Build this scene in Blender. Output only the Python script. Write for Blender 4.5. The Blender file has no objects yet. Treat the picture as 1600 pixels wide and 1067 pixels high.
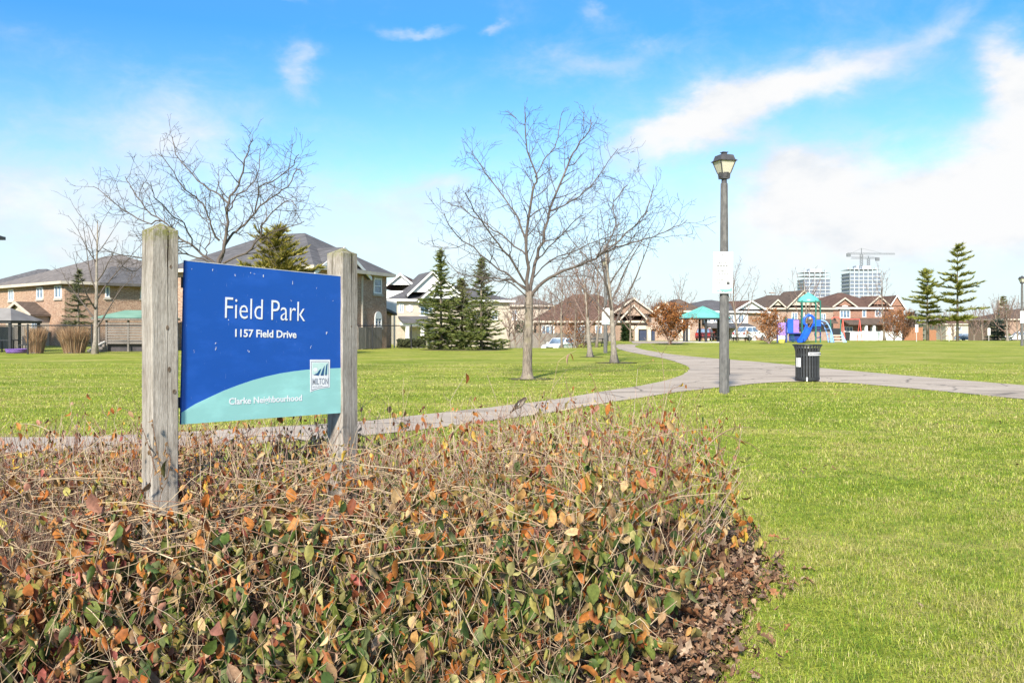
import bpy, math, random
import numpy as np
from mathutils import Vector, Matrix, noise as mnoise
sc = bpy.context.scene
C = sc.collection
R = math.radians
rnd = random.Random(7)
rng = np.random.default_rng(11)

# ------------------------------------------------------------------ camera
F, PX, PY, EYE = 1400.0, 800.0, 510.0, 1.5       # focal length and horizon in photograph pixels
cd = bpy.data.cameras.new('camera'); cam = bpy.data.objects.new('camera', cd); C.objects.link(cam)
cam.location = (0, 0, EYE); cam.rotation_euler = (R(90), 0, 0)
cd.sensor_width = 36; cd.lens = F / 1600 * 36; cd.shift_y = -(533.5 - PY) / 1600
cd.clip_start = .05; cd.clip_end = 6000
sc.camera = cam

# ------------------------------------------------------------------ sun, sky, exposure
SUN_EL, SUN_DIR = 33.0, Vector((-.25, -.968))     # the sun stands behind the camera, a little to the left
sd = bpy.data.lights.new('sun', 'SUN'); sun = bpy.data.objects.new('sun', sd); C.objects.link(sun)
sd.energy = 3.4; sd.angle = R(5); sd.color = (1, .92, .80)
to_sun = Vector((SUN_DIR.x * math.cos(R(SUN_EL)), SUN_DIR.y * math.cos(R(SUN_EL)), math.sin(R(SUN_EL))))
sun.rotation_euler = to_sun.to_track_quat('Z', 'Y').to_euler()
sc.view_settings.view_transform = 'Standard'; sc.view_settings.look = 'None'
sc.view_settings.exposure = 1.45; sc.view_settings.gamma = 1
sc.cycles.use_denoising = True
sc.cycles.max_bounces = 6; sc.cycles.transparent_max_bounces = 8
sc.cycles.diffuse_bounces = 3; sc.cycles.glossy_bounces = 3; sc.cycles.transmission_bounces = 4

class NT:
    """small helper for node trees"""
    def __init__(s, nt): s.nt = nt; s.n = nt.nodes; s.l = nt.links
    def node(s, t, **kw):
        n = s.n.new(t)
        for k, v in kw.items(): setattr(n, k, v)
        return n
    def put(s, sock, v):
        if hasattr(v, 'is_output'): s.l.new(v, sock)
        elif isinstance(v, (tuple, list)) and len(v) == 3 and sock.type == 'RGBA': sock.default_value = (*v, 1)
        else: sock.default_value = v
    def math(s, op, a, b=None, c=None, clamp=False):
        n = s.node('ShaderNodeMath', operation=op, use_clamp=clamp)
        s.put(n.inputs[0], a)
        if b is not None: s.put(n.inputs[1], b)
        if c is not None: s.put(n.inputs[2], c)
        return n.outputs[0]
    def vmath(s, op, a, b=None):
        n = s.node('ShaderNodeVectorMath', operation=op); s.put(n.inputs[0], a)
        if b is not None: s.put(n.inputs[1], b)
        return n.outputs[0]
    def mix(s, f, a, b, mode='MIX'):
        n = s.node('ShaderNodeMix', data_type='RGBA', blend_type=mode)
        s.put(n.inputs[0], f); s.put(n.inputs[6], a); s.put(n.inputs[7], b)
        return n.outputs[2]
    def noise(s, vec, scale, detail=4, rough=.55, dist=0.):
        n = s.node('ShaderNodeTexNoise'); s.put(n.inputs['Vector'], vec)
        n.inputs['Scale'].default_value = scale; n.inputs['Detail'].default_value = detail
        n.inputs['Roughness'].default_value = rough; n.inputs['Distortion'].default_value = dist
        return n.outputs[0]
    def step(s, v, a, b, to0=0., to1=1., smooth=True):
        n = s.node('ShaderNodeMapRange', interpolation_type='SMOOTHSTEP' if smooth else 'LINEAR'); s.put(n.inputs[0], v)
        n.inputs[1].default_value = a; n.inputs[2].default_value = b
        n.inputs[3].default_value = to0; n.inputs[4].default_value = to1
        return n.outputs[0]
    def ramp(s, f, stops):
        n = s.node('ShaderNodeValToRGB'); s.put(n.inputs[0], f); e = n.color_ramp.elements
        while len(e) < len(stops): e.new(.5)
        for k, (p, c) in enumerate(stops): e[k].position = p; e[k].color = (*c, 1)
        return n.outputs[0]
    def coord(s, which='Object'): return s.node('ShaderNodeTexCoord').outputs[which]
    def sep(s, v):
        n = s.node('ShaderNodeSeparateXYZ'); s.put(n.inputs[0], v); return n.outputs
    def comb(s, x, y, z):
        n = s.node('ShaderNodeCombineXYZ'); s.put(n.inputs[0], x); s.put(n.inputs[1], y); s.put(n.inputs[2], z); return n.outputs[0]
    def scale(s, v, xyz): return s.vmath('MULTIPLY', v, Vector(xyz))

world = bpy.data.worlds.new('World'); sc.world = world; world.use_nodes = True
w = NT(world.node_tree)
SKY = 0.078
bg = w.n['Background']; bg.inputs[1].default_value = SKY
sky = w.node('ShaderNodeTexSky', sky_type='NISHITA', sun_disc=False)
sky.sun_elevation = R(SUN_EL); sky.sun_rotation = math.atan2(SUN_DIR.x, SUN_DIR.y) % (2 * math.pi)
sky.air_density = 1.0; sky.dust_density = .6; sky.ozone_density = 2.0
dirv = w.coord('Generated'); X, Y, Z = w.sep(dirv)
AZ = w.math('ARCTAN2', X, Y); EL = w.math('ARCSINE', Z)
def ang(px, py):
    k = (px - PX) / F; return math.atan(k), math.atan((PY - py) / F / math.sqrt(1 + k * k))
# clouds: fractal noise on the sky's angles, gathered into banks
nv = w.comb(w.math('MULTIPLY', AZ, 1.0), w.math('MULTIPLY', EL, 1.7), 3.7)
wob = w.noise(nv, 5.5, 6, .6); wob2 = w.noise(w.vmath('ADD', nv, Vector((7.3, 2.1, 5.))), 5.5, 6, .6)
AZw = w.math('ADD', AZ, w.math('MULTIPLY', w.math('SUBTRACT', wob, .5), .16))
ELw = w.math('ADD', EL, w.math('MULTIPLY', w.math('SUBTRACT', wob2, .5), .11))
fine = w.noise(nv, 15., 8, .62, .3)
acc = w.math('ADD', w.math('MULTIPLY', w.noise(nv, 1.6, 3), .34), w.step(EL, .42, .75, 0., .42))   # denser cloud above the view, added for whiter fill light
CL = [  # px, py, half-lengths in px, tilt, weight
    (1440, 330, 190, 62, 4, 1.5), (1240, 285, 90, 34, 12, .9), (1600, 235, 80, 62, 20, 1.2), (1020, 208, 85, 28, 14, 1.0), (1135, 178, 80, 33, 12, 1.0), (1270, 142, 95, 32, 18, 1.1), (1592, 108, 36, 42, 0, 1.2),
    (1230, 130, 380, 110, 12, .26), (1050, 330, 420, 80, 0, .22), (850, 70, 200, 40, 6, .14), (140, 90, 160, 70, 0, .22),
    (930, 97, 120, 16, 4, .42), (1290, 75, 30, 16, 0, .4), (1420, 50, 90, 22, 24, .22), (1520, 12, 70, 14, 20, .26),
    (478, 118, 34, 20, -38, .62), (640, 57, 46, 10, 2, .62), (757, 64, 28, 9, 2, .62), (430, 10, 26, 9, -20, .45), (902, 22, 26, 12, -20, .4),
    (30, 330, 190, 60, -12, .85), (270, 225, 120, 45, 22, .62), (560, 330, 280, 70, 0, .62), (695, 285, 50, 14, 10, .35), (1000, 430, 420, 45, 0, .35), (95, 190, 130, 40, 15, .35)]
for px, py, sa, se, rot, amp in CL:
    a0, e0 = ang(px, py); c_, s_ = math.cos(R(rot)), math.sin(R(rot))
    da = w.math('SUBTRACT', AZw, a0); de = w.math('SUBTRACT', ELw, e0)
    p = w.math('MULTIPLY', w.math('ADD', w.math('MULTIPLY', da, c_), w.math('MULTIPLY', de, s_)), F / sa)
    q = w.math('MULTIPLY', w.math('SUBTRACT', w.math('MULTIPLY', de, c_), w.math('MULTIPLY', da, s_)), F / se)
    r2 = w.math('ADD', w.math('MULTIPLY', p, p), w.math('MULTIPLY', q, q))
    acc = w.math('ADD', acc, w.math('MULTIPLY', w.math('EXPONENT', w.math('MULTIPLY', r2, -.8)), amp))
dens = w.math('ADD', acc, w.math('MULTIPLY', w.math('SUBTRACT', fine, .5), 1.0))
cloud = w.step(dens, .20, 1.45)
body = w.step(w.math('ADD', w.noise(nv, 9., 7, .6), w.math('MULTIPLY', w.math('SUBTRACT', dens, 1.), .18)), .36, .66)   # brighter and greyer parts inside a bank
thin = w.step(EL, .0, .19, .80, .0)                        # the air whitens towards the horizon
tint = w.ramp(w.math('MULTIPLY', EL, 1.6), [(0, (.9, 1.02, 1.05)), (.2, (.74, .93, 1.06)), (.5, (.27, .72, 1.06)), (.8, (.45, .85, 1.1)), (1, (.7, .95, 1.08))])
blue = w.mix(1., sky.outputs[0], tint, 'MULTIPLY')
hz = w.mix(thin, blue, (3.45, 3.95, 4.4))
skyc = w.mix(cloud, hz, w.mix(body, (3.75, 4.0, 4.3), (4.6, 4.62, 4.65)))
w.l.new(skyc, bg.inputs[0])

# ------------------------------------------------------------------ places
def gz(x, y):
    """height of the ground: level lawn, falling a little beyond it"""
    def ss(a, b, t):
        t = min(1, max(0, (t - a) / (b - a))); return t * t * (3 - 2 * t)
    return -1.3 * ss(86, 175, y) - 1.05 * ss(62, 80, y) * ss(-14, -8, x) * (1 - ss(5.0, 8.0, x)) * (1 - ss(86, 130, y))
def P(px, py, D): return Vector(((px - PX) / F * D, D, EYE + (PY - py) / F * D))
def G(px, py):
    D = F * EYE / (py - PY); return Vector(((px - PX) / F * D, D, 0))
def at(px, D):
    x = (px - PX) / F * D; return Vector((x, D, gz(x, D)))

# ------------------------------------------------------------------ mesh helpers
class MB:
    def __init__(s): s.v = []; s.f = []; s.m = []; s.c = []; s.mi = 0; s.col = None
    def add(s, vs, fs):
        b = len(s.v); s.v += [tuple(v) for v in vs]; s.f += [tuple(b + i for i in f) for f in fs]; s.m += [s.mi] * len(fs)
        s.c += [s.col or (1, 1, 1)] * len(vs); return s
    def box(s, x0, x1, y0, y1, z0, z1, M=None):
        vs = [Vector((x, y, z)) for z in (z0, z1) for y in (y0, y1) for x in (x0, x1)]
        if M is not None: vs = [M @ v for v in vs]
        return s.add(vs, [(0, 2, 3, 1), (4, 5, 7, 6), (0, 1, 5, 4), (2, 6, 7, 3), (0, 4, 6, 2), (1, 3, 7, 5)])
    def cbox(s, c, sz, M=None):
        return s.box(c[0]-sz[0]/2, c[0]+sz[0]/2, c[1]-sz[1]/2, c[1]+sz[1]/2, c[2]-sz[2]/2, c[2]+sz[2]/2, M)
    def tube(s, pts, rad, n=6, cap=True):
        pts = [Vector(p) for p in pts]
        if not hasattr(rad, '__len__'): rad = [rad] * len(pts)
        b = len(s.v); ref = None
        for i, p in enumerate(pts):
            t = (pts[min(i+1, len(pts)-1)] - pts[max(i-1, 0)]).normalized()
            if ref is None: ref = Vector((1, 0, 0)) if abs(t.x) < .8 else Vector((0, 1, 0))
            a = (ref - t * ref.dot(t)).normalized(); ref = a; bb = t.cross(a)
            for k in range(n):
                an = 2 * math.pi * (k + .5) / n; q = p + (a * math.cos(an) + bb * math.sin(an)) * rad[i]
                s.v.append((q.x, q.y, q.z)); s.c.append(s.col or (1, 1, 1))
        for i in range(len(pts) - 1):
            for k in range(n):
                s.f.append((b+i*n+k, b+i*n+(k+1) % n, b+(i+1)*n+(k+1) % n, b+(i+1)*n+k)); s.m.append(s.mi)
        if cap:
            s.f.append(tuple(b+k for k in reversed(range(n)))); e = b+(len(pts)-1)*n
            s.f.append(tuple(e+k for k in range(n))); s.m += [s.mi] * 2
        return s
    def bar(s, a, b_, r, n=4): return s.tube([a, b_], [r, r], n)
    def lathe(s, prof, n=16, c=(0, 0, 0), phase=0., caps=True):
        b = len(s.v)
        for r, z in prof:
            for k in range(n):
                an = 2 * math.pi * k / n + phase; s.v.append((c[0]+r*math.cos(an), c[1]+r*math.sin(an), c[2]+z)); s.c.append(s.col or (1, 1, 1))
        for i in range(len(prof) - 1):
            for k in range(n):
                s.f.append((b+i*n+k, b+i*n+(k+1) % n, b+(i+1)*n+(k+1) % n, b+(i+1)*n+k)); s.m.append(s.mi)
        if caps:
            s.f.append(tuple(b+k for k in reversed(range(n)))); e = b+(len(prof)-1)*n; s.f.append(tuple(e+k for k in range(n))); s.m += [s.mi]*2
        return s
    def prism(s, poly, fn, d0, d1):
        """poly: list of (a, b); fn(a, b, d) -> point; extruded from d0 to d1"""
        n = len(poly); vs = [fn(a, b_, d0) for a, b_ in poly] + [fn(a, b_, d1) for a, b_ in poly]
        return s.add(vs, [tuple(reversed(range(n))), tuple(range(n, 2*n))] + [(i, (i+1) % n, n+(i+1) % n, n+i) for i in range(n)])
    def xf(s, M):
        s.v = [tuple(M @ Vector(v)) for v in s.v]; return s
    def mesh(s, name, mat, smooth=False):
        me = bpy.data.meshes.new(name); me.from_pydata(s.v, [], s.f)
        for m in (mat if isinstance(mat, (list, tuple)) else [mat]): me.materials.append(m)
        if any(s.m): me.polygons.foreach_set('material_index', s.m)
        if smooth: me.polygons.foreach_set('use_smooth', [True] * len(s.f))
        if any(c != (1, 1, 1) for c in s.c):
            a = me.color_attributes.new('Col', 'FLOAT_COLOR', 'POINT')
            a.data.foreach_set('color', np.column_stack([np.array(s.c, 'f'), np.ones(len(s.c), 'f')]).ravel())
        me.update(); return me
def link(name, me, parent=None, loc=(0, 0, 0), rz=0):
    o = bpy.data.objects.new(name, me); C.objects.link(o); o.location = loc; o.rotation_euler = (0, 0, rz)
    if parent is not None: o.parent = parent
    return o
def part(name, mb, mat, parent, smooth=False, loc=(0, 0, 0), **props):
    o = link(name, mb.mesh(name, mat, smooth), parent, loc)
    for k, v in props.items(): o[k] = v
    return o
def tag(o, label=None, cat=None, group=None, kind=None):
    if label: o['label'] = label
    if cat: o['category'] = cat
    if group: o['group'] = group
    if kind: o['kind'] = kind
    return o
def thing(name, label, cat, loc=(0, 0, 0), rz=0, group=None):
    return tag(link(name, None, None, loc, rz), label, cat, group)
def copy_tree(o, parent=None):
    c = o.copy(); C.objects.link(c)
    if parent is not None: c.parent = parent
    for ch in list(o.children): copy_tree(ch, c)
    return c
def np_mesh(name, V, tris, mat, col=None, smooth=False):
    """mesh from numpy arrays: V (n,3), tris (m,3), colour per vertex"""
    me = bpy.data.meshes.new(name); V = np.asarray(V, 'f'); T = np.asarray(tris, 'i')
    me.vertices.add(len(V)); me.vertices.foreach_set('co', V.ravel())
    me.loops.add(T.size); me.loops.foreach_set('vertex_index', T.ravel())
    me.polygons.add(len(T)); me.polygons.foreach_set('loop_start', np.arange(0, T.size, 3, dtype='i'))
    if smooth: me.polygons.foreach_set('use_smooth', np.ones(len(T), bool))
    me.materials.append(mat); me.update(calc_edges=True)
    if col is not None:
        a = me.color_attributes.new('Col', 'FLOAT_COLOR', 'POINT')
        a.data.foreach_set('color', np.column_stack([np.asarray(col, 'f'), np.ones(len(V), 'f')]).ravel())
    return me

# ------------------------------------------------------------------ materials
def new_mat(name, rough=.7, spec=.3):
    m = bpy.data.materials.new(name); m.use_nodes = True; t = NT(m.node_tree); b = t.n['Principled BSDF']
    b.inputs['Roughness'].default_value = rough; b.inputs['Specular IOR Level'].default_value = spec
    return m, t, b
def bump(t, b, h, strength=.3, dist=.02):
    n = t.node('ShaderNodeBump'); n.inputs['Strength'].default_value = strength; n.inputs['Distance'].default_value = dist
    t.put(n.inputs['Height'], h); t.l.new(n.outputs[0], b.inputs['Normal'])
def M_noise(name, c1, c2, scale=8, rough=.7, detail=5, bumps=0., stretch=(1, 1, 1), spec=.3, metal=0., fine=0.):
    m, t, b = new_mat(name, rough, spec); v = t.scale(t.coord(), stretch)
    n = t.noise(v, scale, detail); f = t.step(n, .3, .7)
    col = t.mix(f, c1, c2)
    if fine: col = t.mix(fine, col, t.ramp(t.noise(v, scale * 9, 3), [(.3, (.25, .25, .25)), (.7, (1, 1, 1))]), 'MULTIPLY')
    t.l.new(col, b.inputs['Base Color']); b.inputs['Metallic'].default_value = metal
    if bumps: bump(t, b, t.noise(v, scale * 3, 4), bumps)
    return m
def M_attr(name, rough=.6, trans=.0, spec=.25, var=.25, scale=60):
    """colour from the mesh's own colour attribute, mottled; thin leaves let some light through"""
    m, t, b = new_mat(name, rough, spec); a = t.node('ShaderNodeAttribute', attribute_name='Col')
    n = t.noise(t.coord(), scale, 3)
    col = t.mix(1., a.outputs[0], t.ramp(n, [(.25, (1 - var,) * 3), (.75, (1 + var,) * 3)]), 'MULTIPLY')
    t.l.new(col, b.inputs['Base Color'])
    if trans:
        tr = t.node('ShaderNodeBsdfTranslucent'); t.l.new(col, tr.inputs[0]); mx = t.node('ShaderNodeMixShader'); mx.inputs[0].default_value = trans
        t.l.new(b.outputs[0], mx.inputs[1]); t.l.new(tr.outputs[0], mx.inputs[2]); t.l.new(mx.outputs[0], t.n['Material Output'].inputs[0])
    return m
def M_brick(name, c1, c2, mortar, rough=.85):
    m, t, b = new_mat(name, rough, .2); x, y, z = t.sep(t.coord())
    v = t.comb(t.math('ADD', x, y), z, 0.)
    n = t.node('ShaderNodeTexBrick'); t.put(n.inputs['Vector'], v)
    t.put(n.inputs['Color1'], c1); t.put(n.inputs['Color2'], c2); t.put(n.inputs['Mortar'], mortar)
    n.inputs['Scale'].default_value = 1; n.inputs['Mortar Size'].default_value = .010; n.inputs['Brick Width'].default_value = .26
    n.inputs['Row Height'].default_value = .085; n.inputs['Bias'].default_value = -.1
    big = t.noise(v, 2.2, 5, .65); col = t.mix(t.step(big, .35, .7, 0, .55), n.outputs[0], c2)
    col = t.mix(1., col, t.ramp(t.noise(v, 9, 3), [(.3, (.6,) * 3), (.7, (1.3,) * 3)]), 'MULTIPLY')
    t.l.new(col, b.inputs['Base Color']); bump(t, b, n.outputs[1], -.4, .01)
    return m
def M_shingle(name, c1, c2):
    m, t, b = new_mat(name, .9, .15); x, y, z = t.sep(t.coord())
    v = t.comb(t.math('ADD', x, y), t.math('MULTIPLY', z, 2.), 0.)
    n = t.node('ShaderNodeTexBrick'); t.put(n.inputs['Vector'], v)
    t.put(n.inputs['Color1'], c1); t.put(n.inputs['Color2'], c2); t.put(n.inputs['Mortar'], tuple(k * .55 for k in c1))
    n.inputs['Scale'].default_value = 1; n.inputs['Mortar Size'].default_value = .018; n.inputs['Brick Width'].default_value = .33; n.inputs['Row Height'].default_value = .28
    col = t.mix(1., n.outputs[0], t.ramp(t.noise(v, 1.3, 5), [(.3, (.78,) * 3), (.72, (1.18,) * 3)]), 'MULTIPLY')
    t.l.new(col, b.inputs['Base Color']); bump(t, b, n.outputs[1], -.4, .02)
    return m
def M_siding(name, c, row=.14):
    m, t, b = new_mat(name, .55, .3); x, y, z = t.sep(t.coord())
    k = t.math('FRACT', t.math('MULTIPLY', z, 1 / row)); v = t.comb(t.math('ADD', x, y), z, 0.)
    col = t.mix(1., c, t.ramp(t.noise(v, 1.5, 4), [(.3, (.86,) * 3), (.7, (1.05,) * 3)]), 'MULTIPLY')
    t.l.new(col, b.inputs['Base Color']); bump(t, b, k, .8, .02)
    return m
def M_glass(name, c=(.10, .14, .19), rough=.08):
    m, t, b = new_mat(name, rough, .6); n = t.noise(t.coord(), 1.8, 2)
    t.l.new(t.mix(t.step(n, .35, .65), c, tuple(k * 1.9 for k in c)), b.inputs['Base Color']); return m

white_trim = M_noise('white_trim', (.72, .71, .68), (.80, .79, .77), 3, .5)
stone_trim = M_noise('stone_trim', (.36, .32, .27), (.43, .39, .34), 5, .8)
tan_trim = M_noise('tan_trim', (.46, .40, .33), (.54, .48, .40), 3, .6)
dark_trim = M_noise('dark_trim', (.10, .09, .085), (.14, .125, .115), 3, .6)
glass = M_glass('window_glass')
brick_tan = M_brick('tan_brick', (.42, .27, .185), (.29, .165, .105), (.42, .36, .30))
brick_pale = M_brick('pale_brick', (.40, .28, .215), (.29, .185, .135), (.40, .345, .29))
brick_red = M_brick('red_brick', (.34, .165, .11), (.25, .115, .075), (.36, .28, .23))
brick_brown = M_brick('brown_brick', (.32, .21, .15), (.24, .15, .105), (.36, .30, .25))
roof_grey = M_shingle('grey_shingles', (.135, .130, .135), (.10, .097, .102))
roof_pale = M_shingle('pale_shingles', (.21, .185, .17), (.17, .15, .14))
roof_brown = M_shingle('brown_shingles', (.135, .10, .08), (.10, .075, .062))
roof_red = M_shingle('red_brown_shingles', (.145, .088, .068), (.11, .066, .052))
siding_white = M_siding('white_siding', (.74, .74, .73))
siding_beige = M_siding('beige_siding', (.52, .45, .37))
black_metal = M_noise('black_metal', (.016, .017, .020), (.030, .031, .034), 12, .45, spec=.4)
concrete = M_noise('concrete', (.42, .40, .37), (.52, .5, .47), 6, .85, bumps=.2)
# ================================================================== ground
def lawn_mat():
    m, t, b = new_mat('lawn_ground', .95, .05); v = t.coord()
    big = t.noise(t.scale(v, (.6, 1, 1)), .22, 5, .65); mid = t.noise(t.scale(v, (.4, 1.3, 1)), .7, 7, .7); small = t.noise(v, 26, 5, .7)
    c = t.mix(t.step(big, .36, .66), (.215, .28, .035), (.325, .345, .06))
    c = t.mix(t.step(mid, .45, .64, 0, .9), c, (.43, .385, .13))
    c = t.mix(t.step(mid, .46, .30, 0, .75), c, (.125, .155, .028))
    c = t.mix(1., c, t.ramp(t.noise(v, 3.2, 5, .75), [(.3, (.68, .72, .66)), (.5, (1, 1, 1)), (.7, (1.3, 1.24, 1.2))]), 'MULTIPLY'); c = t.mix(1., c, t.ramp(small, [(.28, (.55, .58, .5)), (.55, (1, 1, 1)), (.75, (1.3, 1.25, 1.15))]), 'MULTIPLY')
    t.l.new(c, b.inputs['Base Color']); bump(t, b, small, .9, .05); return m
xs = np.unique(np.concatenate([np.linspace(-3000, -160, 8), np.arange(-150, 151, 2.5), np.linspace(160, 3000, 8)]))
ys = np.unique(np.concatenate([np.linspace(-2000, -30, 6), np.arange(-20, 200, 2.), np.linspace(210, 5000, 12)]))
mb = MB(); nx = len(xs)
mb.v = [(x, y, gz(x, y)) for y in ys for x in xs]
mb.f = [(j*nx+i, j*nx+i+1, (j+1)*nx+i+1, (j+1)*nx+i) for j in range(len(ys)-1) for i in range(nx-1)]; mb.m = [0]*len(mb.f); mb.c = [(1, 1, 1)]*len(mb.v)
lawn = tag(link('lawn', mb.mesh('lawn', lawn_mat(), True)), 'park lawn of short yellow green grass', kind='structure')

def asphalt_mat(name, c1, c2):
    m, t, b = new_mat(name, .9, .15); v = t.coord()
    n1 = t.noise(t.scale(v, (.4, 1.0, 1)), .8, 5, .6); n2 = t.noise(v, 45, 4, .7)
    c = t.mix(t.step(n1, .32, .68), c1, c2)
    wet = t.noise(t.scale(v, (.22, .9, 1)), 1.1, 4, .6); c = t.mix(t.step(wet, .55, .68, 0, .6), c, tuple(k * .5 for k in c1))
    c = t.mix(1., c, t.ramp(n2, [(.3, (.75,) * 3), (.7, (1.2,) * 3)]), 'MULTIPLY')
    vo = t.node('ShaderNodeTexVoronoi', feature='DISTANCE_TO_EDGE'); t.put(vo.inputs['Vector'], t.vmath('ADD', v, t.vmath('MULTIPLY', t.comb(n1, wet, n1), Vector((.8, .8, .8))))); vo.inputs['Scale'].default_value = .33
    c = t.mix(t.step(vo.outputs[0], .0, .012, .7, 0), c, (.06, .055, .05))
    t.l.new(c, b.inputs['Base Color']); bump(t, b, n2, .3, .01); return m
path_mat = asphalt_mat('worn_asphalt', (.34, .282, .228), (.44, .372, .305))
# outlines of the path in photograph pixels, far edge then near edge, taken down to the ground
far_edge = [(-420, 686), (0, 684.5), (200, 680), (420, 668), (560, 659), (640, 651), (760, 637.5), (870, 624), (940, 612.5), (1000, 603), (1040, 594.5), (1066, 586), (1076, 579), (1074, 573), (1060, 567), (1036, 560), (1004, 554), (978, 549), (966, 545), (962, 541), (966, 538)]
near_edge = [(1003, 538), (992, 541), (1000, 545), (1022, 549.5), (1060, 555), (1120, 560.5), (1200, 567), (1260, 573), (1340, 580.5), (1450, 590), (1600, 602.5), (1800, 620), (2100, 652)]
near_low = [(2100, 690), (1800, 644), (1600, 624.5), (1500, 614.5), (1400, 605), (1320, 598.5), (1250, 596.5), (1190, 599), (1131, 605), (1060, 613), (1000, 622), (930, 633), (860, 645), (760, 659), (640, 674), (520, 686), (300, 700), (0, 711), (-420, 716)]
def smooth_poly(px, n=3):
    pts = [G(*p) for p in px]; out = []
    for i in range(len(pts) - 1):
        p0, p1, p2, p3 = pts[max(i-1, 0)], pts[i], pts[i+1], pts[min(i+2, len(pts)-1)]
        for k in range(n):
            u = k / n; out.append(.5 * ((2*p1) + (p2-p0)*u + (2*p0-5*p1+4*p2-p3)*u*u + (3*p1-p0-3*p2+p3)*u**3))
    return out + [pts[-1]]
import bmesh
path_pts = smooth_poly(far_edge) + smooth_poly(near_edge) + smooth_poly(near_low)
jr = random.Random(3)
path_xy = [(p.x + jr.uniform(-.03, .03), p.y + jr.uniform(-.04, .04)) for p in path_pts]
def sheet(name, xy, z, mat, label=None, kind='structure', parent=None):
    bm = bmesh.new(); f = bm.faces.new([bm.verts.new((x, y, z + gz(x, y))) for x, y in xy]); bmesh.ops.triangulate(bm, faces=[f], ngon_method='EAR_CLIP')
    bm.normal_update()
    if sum(q.normal.z for q in bm.faces) < 0: bmesh.ops.reverse_faces(bm, faces=bm.faces)
    me = bpy.data.meshes.new(name); bm.to_mesh(me); bm.free(); me.materials.append(mat)
    return tag(link(name, me, parent), label, kind=kind)
sheet('path', path_xy, .012, path_mat, 'grey asphalt footpath winding through the park')
road_mat = asphalt_mat('road_asphalt', (.16, .155, .15), (.22, .21, .20))
road_xy = [(x, 126 + .02*x) for x in range(-140, 150, 10)] + [(x, 119 + .02*x) for x in range(149, -141, -10)]
sheet('road', road_xy, .03, road_mat, 'asphalt street in front of the far houses')
drive_xy = [(at(980, 83).x, 79.), (at(1060, 80).x, 79.), (at(1085, 92).x, 92.), (at(985, 92).x, 92.)]
sheet('driveway', drive_xy, .02, path_mat, 'pale driveway at the end of the footpath')

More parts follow.
